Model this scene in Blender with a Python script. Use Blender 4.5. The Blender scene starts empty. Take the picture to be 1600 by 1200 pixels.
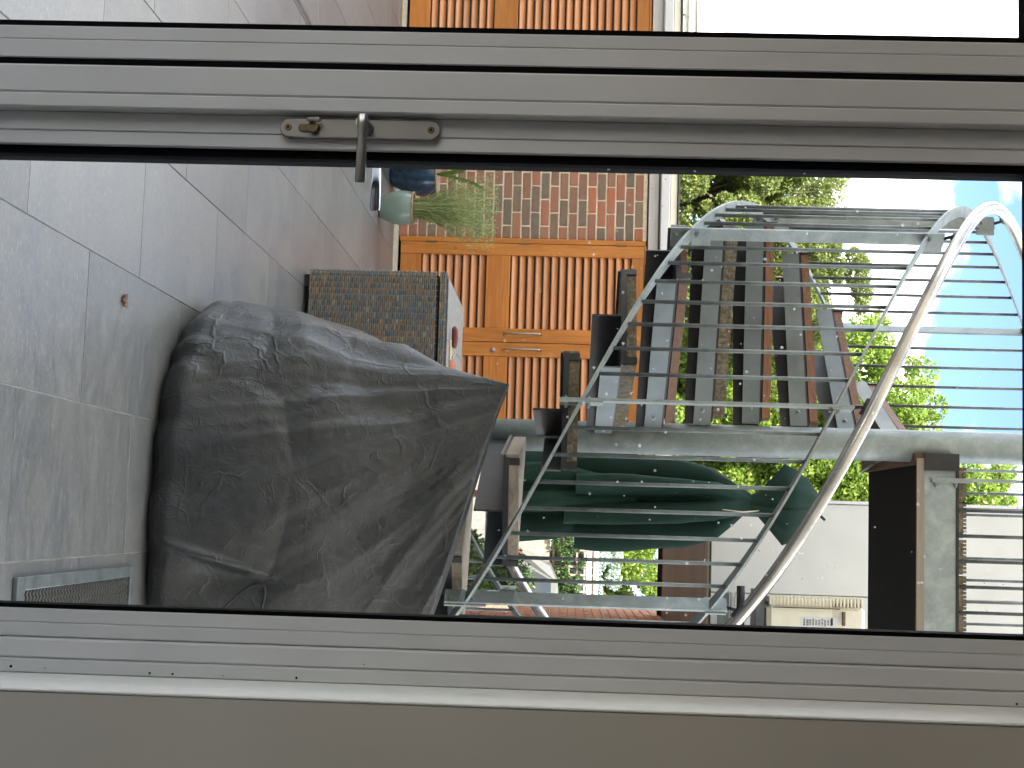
import bpy, math, random
import numpy as np
from mathutils import Vector, Matrix, noise
rnd = random.Random(7)
S = bpy.context.scene
COL = S.collection

# ------------------------------------------------------------------ camera
FPX, YAW, PITCH, ROLL, EYE = 2250.0, math.radians(5.357), math.radians(2.13), 0.027, 1.35
Fv = Vector((-math.sin(YAW)*math.cos(PITCH), math.cos(YAW)*math.cos(PITCH), -math.sin(PITCH)))
R0 = Vector((math.cos(YAW), math.sin(YAW), 0)); U0 = R0.cross(Fv)
Rv = math.cos(ROLL)*R0 + math.sin(ROLL)*U0
Uv = -math.sin(ROLL)*R0 + math.cos(ROLL)*U0
cd = bpy.data.cameras.new('camera'); cam = bpy.data.objects.new('camera', cd); COL.objects.link(cam)
# the phone was held on its side: the picture's right edge is up in the world
m3 = Matrix((Uv, -Rv, -Fv)).transposed()
cam.matrix_world = Matrix.Translation((0, 0, EYE)) @ m3.to_4x4()
cd.sensor_fit = 'HORIZONTAL'; cd.sensor_width = 36.0; cd.lens = FPX/1600*36.0
cd.clip_start = 0.05; cd.clip_end = 2000
S.camera = cam

# ------------------------------------------------------------------ light
SUN_EL, SUN_AZ = math.radians(38), math.radians(-145)     # azimuth from +Y towards +X, of the sun itself
S.view_settings.view_transform = 'Standard'; S.view_settings.look = 'None'
S.view_settings.exposure = 2.35; S.view_settings.gamma = 1.0
S.view_settings.use_curve_mapping = False
S.render.engine = 'CYCLES'
S.cycles.use_denoising = True
S.cycles.max_bounces = 10; S.cycles.transparent_max_bounces = 16; S.cycles.diffuse_bounces = 6
S.cycles.use_adaptive_sampling = True; S.cycles.adaptive_threshold = 0.02
W = bpy.data.worlds.new('World'); S.world = W; W.use_nodes = True
def world():
    nt = W.node_tree; nt.nodes.clear(); L = nt.links
    out = nt.nodes.new('ShaderNodeOutputWorld'); bg = nt.nodes.new('ShaderNodeBackground')
    sky = nt.nodes.new('ShaderNodeTexSky'); sky.sky_type = 'NISHITA'; sky.sun_disc = False
    sky.sun_elevation = SUN_EL; sky.sun_rotation = SUN_AZ
    sky.air_density = 0.55; sky.dust_density = 0.25; sky.ozone_density = 2.0
    tc = nt.nodes.new('ShaderNodeTexCoord'); mp = nt.nodes.new('ShaderNodeMapping')
    mp.inputs['Scale'].default_value = (1, 1, 1.8); mp.inputs['Location'].default_value = (8.842, 7.562, 7.649)
    L.new(tc.outputs['Generated'], mp.inputs['Vector'])
    nz = nt.nodes.new('ShaderNodeTexNoise'); nz.inputs['Scale'].default_value = 3.4
    nz.inputs['Detail'].default_value = 7; nz.inputs['Roughness'].default_value = 0.5
    L.new(mp.outputs[0], nz.inputs['Vector'])
    cr = nt.nodes.new('ShaderNodeValToRGB'); cr.color_ramp.elements[0].position = 0.47; cr.color_ramp.elements[1].position = 0.57
    L.new(nz.outputs['Fac'], cr.inputs[0])
    mx = nt.nodes.new('ShaderNodeMix'); mx.data_type = 'RGBA'
    L.new(cr.outputs[0], mx.inputs[0]); L.new(sky.outputs[0], mx.inputs[6]); mx.inputs[7].default_value = (13.0, 12.8, 12.4, 1)
    L.new(mx.outputs[2], bg.inputs[0]); bg.inputs[1].default_value = 0.10
    L.new(bg.outputs[0], out.inputs[0])
world()
sd = bpy.data.lights.new('sun', 'SUN'); sd.energy = 4.2; sd.angle = math.radians(0.6); sd.color = (1.0, 0.93, 0.82)
sun = bpy.data.objects.new('sun', sd); COL.objects.link(sun)
sdir = Vector((math.sin(SUN_AZ)*math.cos(SUN_EL), math.cos(SUN_AZ)*math.cos(SUN_EL), math.sin(SUN_EL)))
sun.rotation_euler = sdir.to_track_quat('Z', 'Y').to_euler()

# ------------------------------------------------------------------ materials
class NT:
    def __init__(s, name):
        s.m = bpy.data.materials.new(name); s.m.use_nodes = True; s.t = s.m.node_tree
        s.b = s.t.nodes['Principled BSDF']; s.out = s.t.nodes['Material Output']
    def n(s, typ, **kw):
        nd = s.t.nodes.new('ShaderNode'+typ)
        for k, v in kw.items():
            if k.startswith('i_'):
                k = k[2:]; k = int(k) if k.isdigit() else k.replace('_', ' ')
                nd.inputs[k].default_value = v
            else: setattr(nd, k, v)
        return nd
    def l(s, a, b): s.t.links.new(a, b)
    def coords(s, scale=(1, 1, 1), kind='Object', rand=True):
        tc = s.n('TexCoord'); mp = s.n('Mapping'); mp.inputs['Scale'].default_value = scale
        s.l(tc.outputs[kind], mp.inputs['Vector'])
        if rand:
            oi = s.n('ObjectInfo'); mu = s.n('Math', operation='MULTIPLY', i_1=37.0); s.l(oi.outputs['Random'], mu.inputs[0])
            s.l(mu.outputs[0], mp.inputs['Location'])
        return mp.outputs[0]
    def noise(s, vec, scale, detail=4, rough=0.55, dist=0.0):
        nd = s.n('TexNoise', i_Scale=scale, i_Detail=detail, i_Roughness=rough, i_Distortion=dist); s.l(vec, nd.inputs['Vector']); return nd.outputs['Fac']
    def ramp(s, fac, stops):
        r = s.n('ValToRGB'); e = r.color_ramp.elements
        while len(e) < len(stops): e.new(0.5)
        for i, (p, c) in enumerate(stops):
            e[i].position = p; e[i].color = (*c, 1) if len(c) == 3 else c
        s.l(fac, r.inputs[0]); return r.outputs[0]
    def mix(s, fac, a, b, mode='MIX'):
        m = s.n('Mix', data_type='RGBA', blend_type=mode)
        for v, i in ((fac, 0), (a, 6), (b, 7)):
            if hasattr(v, 'is_linked'): s.l(v, m.inputs[i])
            else: m.inputs[i].default_value = v if not isinstance(v, tuple) or len(v) == 4 else (*v, 1)
        return m.outputs[2]
    def bump(s, h, strength=0.3, dist=0.01):
        b = s.n('Bump', i_Strength=strength, i_Distance=dist); s.l(h, b.inputs['Height']); s.l(b.outputs[0], s.b.inputs['Normal'])
    def col(s, v):
        if hasattr(v, 'is_linked'): s.l(v, s.b.inputs['Base Color'])
        else: s.b.inputs['Base Color'].default_value = (*v, 1)
    def set(s, **kw):
        for k, v in kw.items(): s.b.inputs[k.replace('_', ' ')].default_value = v
        return s
def c3(*a): return a
def simple(name, col, rough=0.5, metal=0.0, nscale=12, var=0.18, bump=0.1, scale=(1, 1, 1), spec=0.5, dist=0.004):
    t = NT(name); v = t.coords(scale); f = t.noise(v, nscale)
    lo = tuple(c*(1-var) for c in col); hi = tuple(min(1, c*(1+var)) for c in col)
    t.col(t.ramp(f, [(0.3, lo), (0.7, hi)])); t.set(Roughness=rough, Metallic=metal, Specular_IOR_Level=spec)
    if bump: t.bump(t.noise(v, nscale*6), bump, dist)
    return t.m
M = {}
M['frame'] = simple('painted_aluminium', (0.64, 0.64, 0.64), 0.42, 0, 5, 0.05, 0.03)
M['gasket'] = simple('black_rubber', (0.004, 0.004, 0.005), 0.9, 0, 20, 0.1, 0.0, spec=0.08)
M['plaster'] = simple('white_plaster', (0.90, 0.91, 0.88), 0.8, 0, 30, 0.03, 0.15)
M['beige'] = simple('beige_wall_paint', (0.62, 0.58, 0.51), 0.85, 0, 3, 0.04, 0.1)
M['satin'] = simple('satin_aluminium', (0.40, 0.39, 0.37), 0.30, 0.9, 30, 0.05, 0.02)
M['chrome'] = simple('polished_steel', (0.62, 0.66, 0.72), 0.16, 1.0, 10, 0.05, 0)
M['brass_dark'] = simple('worn_brass', (0.20, 0.155, 0.10), 0.35, 1.0, 40, 0.2, 0)
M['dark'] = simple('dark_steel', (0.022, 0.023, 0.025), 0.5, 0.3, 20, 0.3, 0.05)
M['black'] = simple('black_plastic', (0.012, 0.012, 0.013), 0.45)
M['soffit_shade'] = simple('shade_black_sheet', (0.008, 0.009, 0.011), 0.8, spec=0.12)  # landing underside: its shade is put into this near-black colour
M['wood_floor'] = simple('pale_stone_floor', (0.73, 0.73, 0.72), 0.4, 0, 3, 0.2, 0.05, (1, 12, 1))
M['ceil'] = simple('ceiling_grey', (0.05, 0.05, 0.05), 0.9)
M['backwall'] = simple('darkened_back_wall', (0.05, 0.05, 0.052), 0.9)  # unseen wall, darkened to keep room reflections out of the glass
M['concrete'] = simple('pale_concrete', (0.42, 0.39, 0.31), 0.85, 0, 25, 0.25, 0.4)
M['white'] = simple('white_trim', (0.72, 0.72, 0.74), 0.45, 0, 6, 0.04, 0.04)
M['cream'] = simple('cream_metal', (0.86, 0.81, 0.66), 0.45, 0, 8, 0.05, 0.04)
M['grey_ground'] = simple('street_asphalt', (0.16, 0.155, 0.15), 0.9, 0, 30, 0.2, 0.3)
M['soil'] = simple('soil', (0.04, 0.028, 0.02), 0.95, 0, 40, 0.3, 0.8)
M['bark'] = simple('bark', (0.10, 0.075, 0.05), 0.9, 0, 30, 0.4, 0.8)
M['red'] = simple('red_lens', (0.45, 0.02, 0.015), 0.2)
M['tyre'] = simple('tyre_rubber', (0.02, 0.02, 0.02), 0.8)
M['silver'] = simple('silver_car_paint', (0.17, 0.17, 0.16), 0.3, 0.5, 3, 0.03, 0)
M['carglass'] = simple('car_glass', (0.03, 0.035, 0.035), 0.06, 0, 3, 0.05, 0, spec=0.9)
M['redleather'] = simple('dark_red_leather', (0.17, 0.035, 0.025), 0.4, 0, 40, 0.25, 0.3)
M['terracotta'] = simple('salmon_plastic', (0.52, 0.20, 0.12), 0.5)
M['strap'] = simple('cream_strap', (0.66, 0.58, 0.40), 0.7)
M['polewood'] = simple('orange_pole_wood', (0.36, 0.13, 0.05), 0.5, 0, 4, 0.2, 0.1, (1, 1, .15))
M['tealglaze'] = simple('pale_green_glaze', (0.20, 0.275, 0.235), 0.22, 0, 5, 0.16, 0.08, spec=0.6)
M['blueglaze'] = simple('deep_blue_glaze', (0.015, 0.045, 0.085), 0.15, 0, 22, 0.6, 0.1, spec=0.7)
M['navyglaze'] = simple('navy_glaze', (0.022, 0.02, 0.045), 0.25, 0, 18, 0.4, 0.1)
M['slab'] = simple('grey_slab', (0.21, 0.205, 0.19), 0.6, 0, 25, 0.3, 0.2)
M['rim'] = simple('bare_clay_rim', (0.32, 0.24, 0.17), 0.8, 0, 60, 0.4, 0.4)
M['leaf_brown'] = simple('dead_leaf', (0.13, 0.075, 0.045), 0.7, 0, 60, 0.5, 0.4)

def galv():
    t = NT('galvanised_steel'); v = t.coords((1, 1, 1)); f = t.noise(v, 9, 6, 0.6, 0.8); g = t.noise(v, 90, 3)
    c = t.ramp(f, [(0.25, (0.19, 0.225, 0.23)), (0.5, (0.27, 0.31, 0.315)), (0.68, (0.37, 0.41, 0.41)), (0.8, (0.46, 0.50, 0.495))])
    c = t.mix(0.2, c, t.ramp(g, [(0.3, (0.12, 0.14, 0.14)), (0.7, (0.34, 0.37, 0.36))]))
    t.col(c); t.set(Metallic=0.45, Roughness=0.5); t.bump(g, 0.08, 0.002); return t.m
M['galv'] = galv()
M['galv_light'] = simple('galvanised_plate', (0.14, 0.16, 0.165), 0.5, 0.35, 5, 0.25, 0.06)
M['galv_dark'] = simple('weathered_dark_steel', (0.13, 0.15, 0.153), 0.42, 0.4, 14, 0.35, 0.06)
def stainless():
    t = NT('stainless_steel'); v = t.coords((1, 1, 1)); f = t.noise(v, 7, 6)
    t.col(t.ramp(f, [(0.3, (0.36, 0.34, 0.32)), (0.7, (0.60, 0.575, 0.54))])); t.set(Metallic=1.0, Roughness=0.27)
    t.bump(t.noise(v, 120), 0.05, 0.001); return t.m
M['stainless'] = stainless()
def wood(name, a, b, scale, rough=0.45, bump=0.12, rv=0.12, n=3.0):
    t = NT(name); v = t.coords(scale); f = t.noise(v, n, 8, 0.6, 1.2)
    oi = t.n('ObjectInfo'); mr = t.n('MapRange', i_3=1-rv, i_4=1+rv); t.l(oi.outputs['Random'], mr.inputs[0])
    c = t.ramp(f, [(0.28, a), (0.72, b)])
    hsv = t.n('HueSaturation'); t.l(c, hsv.inputs['Color']); t.l(mr.outputs[0], hsv.inputs['Value'])
    t.col(hsv.outputs[0]); t.set(Roughness=rough); t.bump(f, bump, 0.003); return t.m
M['door_h'] = wood('door_timber_horizontal', (0.36, 0.118, 0.018), (0.60, 0.235, 0.048), (0.6, 8, 8))
M['door_v'] = wood('door_timber_vertical', (0.36, 0.118, 0.018), (0.60, 0.235, 0.048), (8, 8, 0.6))
M['slat'] = wood('louvre_timber', (0.47, 0.19, 0.075), (0.68, 0.32, 0.145), (0.5, 9, 9), 0.4)
M['tread'] = wood('weathered_tread_timber', (0.11, 0.05, 0.027), (0.26, 0.12, 0.065), (2, 20, 20), 0.6, 0.3)
def mossy():
    t = NT('old_mossy_timber'); v = t.coords((1, 1, 1)); f = t.noise(v, 60, 6, 0.7); g = t.noise(v, 12, 5)
    a = t.ramp(f, [(0.3, (0.035, 0.028, 0.018)), (0.5, (0.13, 0.105, 0.075)), (0.7, (0.27, 0.23, 0.17))])
    t.col(t.mix(t.ramp(g, [(0.45, (0, 0, 0)), (0.65, (0.6, 0.6, 0.6))]), a, (0.09, 0.075, 0.03)))
    t.set(Roughness=0.9); t.bump(f, 0.7, 0.004); return t.m
M['mossy'] = mossy()
M['greywood'] = wood('greyed_timber', (0.16, 0.135, 0.105), (0.33, 0.285, 0.23), (1.5, 22, 22), 0.8, 0.3)
M['cladding'] = wood('brown_soffit_board', (0.20, 0.165, 0.13), (0.29, 0.245, 0.20), (0.8, 14, 14), 0.65, 0.1)
M['cladding_warm'] = wood('red_brown_joist', (0.10, 0.05, 0.03), (0.17, 0.09, 0.055), (0.8, 14, 14), 0.65, 0.1)
def tile():
    t = NT('slate_tile')
    v = t.coords((1, 1, 1)); v2 = t.coords((0.8, 2.6, 1))
    f = t.noise(v2, 14, 10, 0.78, 0.8); g = t.noise(v, 3.2, 5, 0.6); h = t.noise(t.coords((1.0, 4, 1)), 55, 6, 0.8)
    c = t.ramp(f, [(0.25, (0.055, 0.060, 0.064)), (0.5, (0.100, 0.105, 0.109)), (0.72, (0.185, 0.186, 0.180))])
    c = t.mix(t.ramp(g, [(0.42, (0, 0, 0)), (0.75, (0.75, 0.75, 0.75))]), c, (0.145, 0.14, 0.128))
    c = t.mix(t.ramp(h, [(0.55, (0, 0, 0)), (0.66, (0.8, 0.8, 0.8))]), c, (0.36, 0.35, 0.33))
    oi = t.n('ObjectInfo'); mr = t.n('MapRange', i_3=0.86, i_4=1.14); t.l(oi.outputs['Random'], mr.inputs[0])
    hs = t.n('HueSaturation'); t.l(c, hs.inputs['Color']); t.l(mr.outputs[0], hs.inputs['Value'])
    t.col(hs.outputs[0])
    rr = t.n('MapRange', i_1=0.3, i_2=0.7, i_3=0.27, i_4=0.48); t.l(f, rr.inputs[0]); t.l(rr.outputs[0], t.b.inputs['Roughness']); t.set(Specular_IOR_Level=0.85)
    t.bump(t.mix(0.5, f, h), 0.14, 0.003); return t.m
M['tile'] = tile()
M['grout'] = simple('pale_grout', (0.30, 0.29, 0.25), 0.9, 0, 6, 0.35, 0.3)
def brick():
    t = NT('stock_brick'); oi = t.n('ObjectInfo')
    c = t.ramp(oi.outputs['Random'], [(0.0, (0.42, 0.145, 0.085)), (0.22, (0.32, 0.13, 0.085)), (0.42, (0.22, 0.13, 0.088)),
        (0.60, (0.155, 0.13, 0.098)), (0.75, (0.40, 0.16, 0.10)), (0.9, (0.50, 0.14, 0.065)), (1.0, (0.27, 0.19, 0.13))])
    v = t.coords((1, 1, 1)); f = t.noise(v, 22, 6, 0.7); g = t.noise(v, 90, 3, 0.7)
    c = t.mix(t.ramp(f, [(0.35, (0, 0, 0)), (0.72, (0.55, 0.55, 0.55))]), c, (0.28, 0.22, 0.16))
    c = t.mix(t.ramp(g, [(0.66, (0, 0, 0)), (0.74, (0.8, 0.8, 0.8))]), c, (0.05, 0.035, 0.03))
    t.col(c); t.set(Roughness=0.9); t.bump(t.mix(0.5, f, g), 0.5, 0.006); return t.m
M['brick'] = brick()
M['brick_orange'] = simple('orange_brick', (0.50, 0.25, 0.165), 0.85, 0, 14, 0.25, 0.4)
M['mortar'] = simple('lime_mortar', (0.78, 0.69, 0.54), 0.95, 0, 40, 0.15, 0.5)
def render_wall():
    t = NT('white_render'); v = t.coords((1, 1, 1), rand=False); f = t.noise(v, 1.3, 6, 0.6); g = t.noise(v, 14, 5)
    c = t.ramp(f, [(0.3, (0.60, 0.60, 0.585)), (0.7, (0.76, 0.76, 0.745))])
    t.col(t.mix(t.ramp(g, [(0.6, (0, 0, 0)), (0.8, (0.3, 0.3, 0.3))]), c, (0.55, 0.55, 0.53))); t.set(Roughness=0.6); t.bump(g, 0.04, 0.002); return t.m
M['wallwhite'] = render_wall()
def cover_mat():
    t = NT('black_polyester_cover'); v = t.coords((1, 1, 1), rand=False)
    f = t.noise(v, 3, 6, 0.6); dust = t.noise(t.coords((1, 1, 0.5), rand=False), 34, 8, 0.8)
    c = t.ramp(f, [(0.3, (0.0105, 0.0115, 0.0130)), (0.7, (0.019, 0.0205, 0.0225))])
    c = t.mix(t.ramp(dust, [(0.5, (0, 0, 0)), (0.74, (0.45, 0.45, 0.45))]), c, (0.060, 0.062, 0.064))
    t.col(c); t.set(Roughness=0.40, Specular_IOR_Level=0.55)
    nd = t.n('TexNoise', i_Scale=6.0, i_Detail=3); t.l(v, nd.inputs['Vector'])
    vm = t.n('VectorMath', operation='SCALE'); vm.inputs['Scale'].default_value = 0.22; t.l(nd.outputs['Color'], vm.inputs[0])
    va = t.n('VectorMath', operation='ADD'); t.l(v, va.inputs[0]); t.l(vm.outputs[0], va.inputs[1])
    hs = None
    for sc, w in ((5.5, 1.0), (13.0, 0.55), (31.0, 0.25)):
        vo = t.n('TexVoronoi', feature='DISTANCE_TO_EDGE', i_Scale=sc); t.l(va.outputs[0], vo.inputs['Vector'])
        mr = t.n('MapRange', i_1=0.0, i_2=0.05, i_3=w, i_4=0.0); t.l(vo.outputs['Distance'], mr.inputs[0])
        msk = t.noise(v, sc*0.7, 3); m2 = t.n('MapRange', i_1=0.45, i_2=0.62); t.l(msk, m2.inputs[0])
        mu = t.n('Math', operation='MULTIPLY'); t.l(mr.outputs[0], mu.inputs[0]); t.l(m2.outputs[0], mu.inputs[1])
        if hs is None: hs = mu.outputs[0]
        else:
            ad = t.n('Math', operation='ADD'); t.l(hs, ad.inputs[0]); t.l(mu.outputs[0], ad.inputs[1]); hs = ad.outputs[0]
    n2 = t.noise(va.outputs[0], 16, 8, 0.65, 1.0); mu = t.n('Math', operation='MULTIPLY', i_1=1.6); t.l(n2, mu.inputs[0])
    ad = t.n('Math', operation='ADD'); t.l(hs, ad.inputs[0]); t.l(mu.outputs[0], ad.inputs[1])
    t.bump(ad.outputs[0], 0.5, 0.0045); return t.m
M['cover'] = cover_mat()
def fabric_green():
    t = NT('green_canvas'); v = t.coords((1, 1, 1)); f = t.noise(v, 5, 5); g = t.noise(v, 300, 2)
    t.col(t.ramp(f, [(0.3, (0.0085, 0.027, 0.020)), (0.7, (0.015, 0.042, 0.031))])); t.set(Roughness=0.8, Specular_IOR_Level=0.2); t.bump(g, 0.05, 0.0005); return t.m
M['green'] = fabric_green()
def wicker():
    t = NT('rattan_strand'); g = t.n('NewGeometry')
    c = t.ramp(g.outputs['Random Per Island'], [(0.0, (0.23, 0.27, 0.28)), (0.3, (0.14, 0.18, 0.21)), (0.45, (0.26, 0.23, 0.19)), (0.65, (0.38, 0.23, 0.12)), (0.8, (0.20, 0.21, 0.21)), (1.0, (0.44, 0.36, 0.26))])
    c = t.mix(t.ramp(t.noise(t.coords((1, 1, 1)), 60), [(0.4, (0, 0, 0)), (0.7, (0.4, 0.4, 0.4))]), c, (0.10, 0.10, 0.10))
    t.col(c); t.set(Roughness=0.5); return t.m
M['wicker'] = wicker()
def leafmat(name, cols, trans=0.35):
    t = NT(name); g = t.n('NewGeometry')
    c = t.ramp(g.outputs['Random Per Island'], [(i/(len(cols)-1), c) for i, c in enumerate(cols)])
    t.col(c); t.set(Roughness=0.5)
    tr = t.n('BsdfTranslucent'); t.l(c, tr.inputs[0]); mx = t.n('MixShader', i_0=trans)
    t.l(t.b.outputs[0], mx.inputs[1]); t.l(tr.outputs[0], mx.inputs[2]); t.l(mx.outputs[0], t.out.inputs[0]); return t.m
M['leaf_dark'] = leafmat('olive_foliage', [(0.09, 0.12, 0.032), (0.14, 0.185, 0.045), (0.20, 0.25, 0.06), (0.27, 0.31, 0.09)], 0.5)
M['leaf_lime'] = leafmat('lime_foliage', [(0.10, 0.165, 0.03), (0.17, 0.27, 0.04), (0.25, 0.36, 0.055), (0.33, 0.41, 0.08)], 0.5)
M['leaf_silver'] = leafmat('silver_foliage', [(0.18, 0.26, 0.22), (0.32, 0.40, 0.34), (0.48, 0.54, 0.48)], 0.2)
M['leaf_shrub'] = leafmat('shrub_foliage', [(0.025, 0.055, 0.015), (0.05, 0.10, 0.025), (0.09, 0.14, 0.04)], 0.3)
M['grass'] = leafmat('sedge_blades', [(0.16, 0.22, 0.07), (0.30, 0.38, 0.15), (0.42, 0.50, 0.22), (0.52, 0.55, 0.30)], 0.35)
M['strapleaf'] = leafmat('strap_leaf', [(0.05, 0.11, 0.02), (0.16, 0.25, 0.05)], 0.35)
M['redleaf'] = leafmat('red_leaf', [(0.30, 0.04, 0.03), (0.22, 0.08, 0.05)], 0.3)
def glass():
    t = NT('window_glass'); T = t.t; T.nodes.remove(t.b)
    tr = t.n('BsdfTransparent'); tr.inputs[0].default_value = (0.965, 0.975, 0.97, 1)
    gl = t.n('BsdfGlossy', i_Roughness=0.0); lw = t.n('Fresnel', i_IOR=1.24)
    mx = t.n('MixShader'); t.l(lw.outputs[0], mx.inputs[0]); t.l(tr.outputs[0], mx.inputs[1]); t.l(gl.outputs[0], mx.inputs[2])
    # dried rain spots
    v = t.coords((1, 1, 1), rand=False)
    vo = t.n('TexVoronoi', i_Scale=52.0); t.l(v, vo.inputs['Vector'])
    sp = t.n('SeparateColor'); t.l(vo.outputs['Color'], sp.inputs[0])
    sz = t.n('MapRange', i_1=0.35, i_2=1.0, i_3=0.0, i_4=0.13); t.l(sp.outputs[0], sz.inputs[0])
    lt = t.n('Math', operation='LESS_THAN'); t.l(vo.outputs['Distance'], lt.inputs[0]); t.l(sz.outputs[0], lt.inputs[1])
    sz2 = t.n('SeparateXYZ'); t.l(v, sz2.inputs[0])
    hm = t.n('MapRange', i_1=1.15, i_2=1.5, i_3=0.03, i_4=0.30); t.l(sz2.outputs[2], hm.inputs[0])
    mu = t.n('Math', operation='MULTIPLY'); t.l(lt.outputs[0], mu.inputs[0]); t.l(hm.outputs[0], mu.inputs[1])
    df = t.n('BsdfTranslucent'); df.inputs[0].default_value = (0.9, 0.9, 0.88, 1)
    m2 = t.n('MixShader'); t.l(mu.outputs[0], m2.inputs[0]); t.l(mx.outputs[0], m2.inputs[1]); t.l(df.outputs[0], m2.inputs[2])
    t.l(m2.outputs[0], t.out.inputs[0]); return t.m
M['glass'] = glass()

# ------------------------------------------------------------------ geometry helpers
class MB:
    def __init__(s): s.v = []; s.f = []; s.fm = []; s.mi = 0; s.sm = []
    def add(s, vs, fs, smooth=False):
        b = len(s.v); s.v += [tuple(p) for p in vs]
        for f in fs: s.f.append(tuple(b+i for i in f)); s.fm.append(s.mi); s.sm.append(smooth)
        return s
    def box(s, x0, x1, y0, y1, z0, z1, bev=0.0, rot=None, org=None):
        if bev <= 0:
            vs = [(x, y, z) for z in (z0, z1) for y in (y0, y1) for x in (x0, x1)]
            fs = [(0, 2, 3, 1), (4, 5, 7, 6), (0, 1, 5, 4), (1, 3, 7, 5), (3, 2, 6, 7), (2, 0, 4, 6)]
        else:
            b = bev; idx = {}; vs = []
            X, Y, Z = (x0, x1), (y0, y1), (z0, z1); sg = (1, -1)
            for i in (0, 1):
                for j in (0, 1):
                    for k in (0, 1):
                        for ax in range(3):
                            p = [X[i]+sg[i]*b, Y[j]+sg[j]*b, Z[k]+sg[k]*b]; p[ax] = (X, Y, Z)[ax][(i, j, k)[ax]]
                            idx[(i, j, k, ax)] = len(vs); vs.append(tuple(p))
            fs = []
            def q(*k): fs.append(tuple(idx[a] for a in k))
            for a in (0, 1):
                o = [(0, 0), (1, 0), (1, 1), (0, 1)]
                q(*[(a, u, w, 0) for u, w in (o if a else o[::-1])])
                q(*[(u, a, w, 1) for u, w in (o[::-1] if a else o)])
                q(*[(u, w, a, 2) for u, w in (o if a else o[::-1])])
            for a in (0, 1):
                for c in (0, 1):
                    q((0, a, c, 1), (0, a, c, 2), (1, a, c, 2), (1, a, c, 1))
                    q((a, 0, c, 0), (a, 0, c, 2), (a, 1, c, 2), (a, 1, c, 0))
                    q((a, c, 0, 0), (a, c, 0, 1), (a, c, 1, 1), (a, c, 1, 0))
            for i in (0, 1):
                for j in (0, 1):
                    for k in (0, 1): q((i, j, k, 0), (i, j, k, 1), (i, j, k, 2))
        if rot is not None:
            o = Vector(org or (0, 0, 0)); vs = [tuple(rot @ (Vector(p)-o) + o) for p in vs]
        return s.add(vs, fs)
    def tube(s, pts, r, n=8, cap=True, smooth=True):
        pts = [Vector(p) for p in pts]; rs = r if isinstance(r, (list, tuple)) else [r]*len(pts)
        vs = []; up = None
        for i, p in enumerate(pts):
            d = (pts[min(i+1, len(pts)-1)]-pts[max(i-1, 0)]).normalized()
            if up is None: up = d.orthogonal().normalized()
            up = (up-d*up.dot(d)).normalized(); w = d.cross(up)
            for k in range(n):
                a = 2*math.pi*k/n; vs.append(p+(up*math.cos(a)+w*math.sin(a))*rs[i])
        fs = [(i*n+k, i*n+(k+1) % n, (i+1)*n+(k+1) % n, (i+1)*n+k) for i in range(len(pts)-1) for k in range(n)]
        s.add(vs, fs, smooth)
        if cap:
            b = len(s.v)-len(vs)
            s.f += [tuple(b+k for k in range(n))[::-1], tuple(b+(len(pts)-1)*n+k for k in range(n))]; s.fm += [s.mi]*2; s.sm += [False]*2
        return s
    def lathe(s, prof, c=(0, 0, 0), n=28, smooth=True):
        vs = []
        for r, z in prof:
            for k in range(n):
                a = 2*math.pi*k/n; vs.append((c[0]+r*math.cos(a), c[1]+r*math.sin(a), c[2]+z))
        fs = [(i*n+k, i*n+(k+1) % n, (i+1)*n+(k+1) % n, (i+1)*n+k) for i in range(len(prof)-1) for k in range(n)]
        return s.add(vs, fs, smooth)
    def prism(s, poly, z0, z1):
        n = len(poly); vs = [(x, y, z0) for x, y in poly]+[(x, y, z1) for x, y in poly]
        return s.add(vs, [tuple(range(n))[::-1], tuple(range(n, 2*n))]+[(i, (i+1) % n, n+(i+1) % n, n+i) for i in range(n)])
    def mesh(s, name, mats):
        me = bpy.data.meshes.new(name); me.from_pydata(s.v, [], s.f)
        for m in (mats if isinstance(mats, (list, tuple)) else [mats]): me.materials.append(m)
        me.polygons.foreach_set('material_index', s.fm); me.polygons.foreach_set('use_smooth', s.sm)
        me.update(); return me
    def build(s, name, mat, parent=None, kind=None):
        return obj(name, s.mesh(name, mat), parent, kind)
def obj(name, me, parent=None, kind=None, loc=None, rotz=None):
    o = bpy.data.objects.new(name, me); COL.objects.link(o)
    if parent: o.parent = parent
    if kind: o['kind'] = kind
    if loc is not None: o.location = loc
    if rotz is not None: o.rotation_euler = (0, 0, rotz)
    return o
def thing(name, label, cat, loc=(0, 0, 0), rotz=0, group=None):
    o = obj(name, None, loc=loc, rotz=rotz); o['label'] = label; o['category'] = cat
    if group: o['group'] = group
    return o
def B(*a, **k): return MB().box(*a, **k)
def struct(name, mb, m): return mb.build(name, m, None, 'structure')

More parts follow.
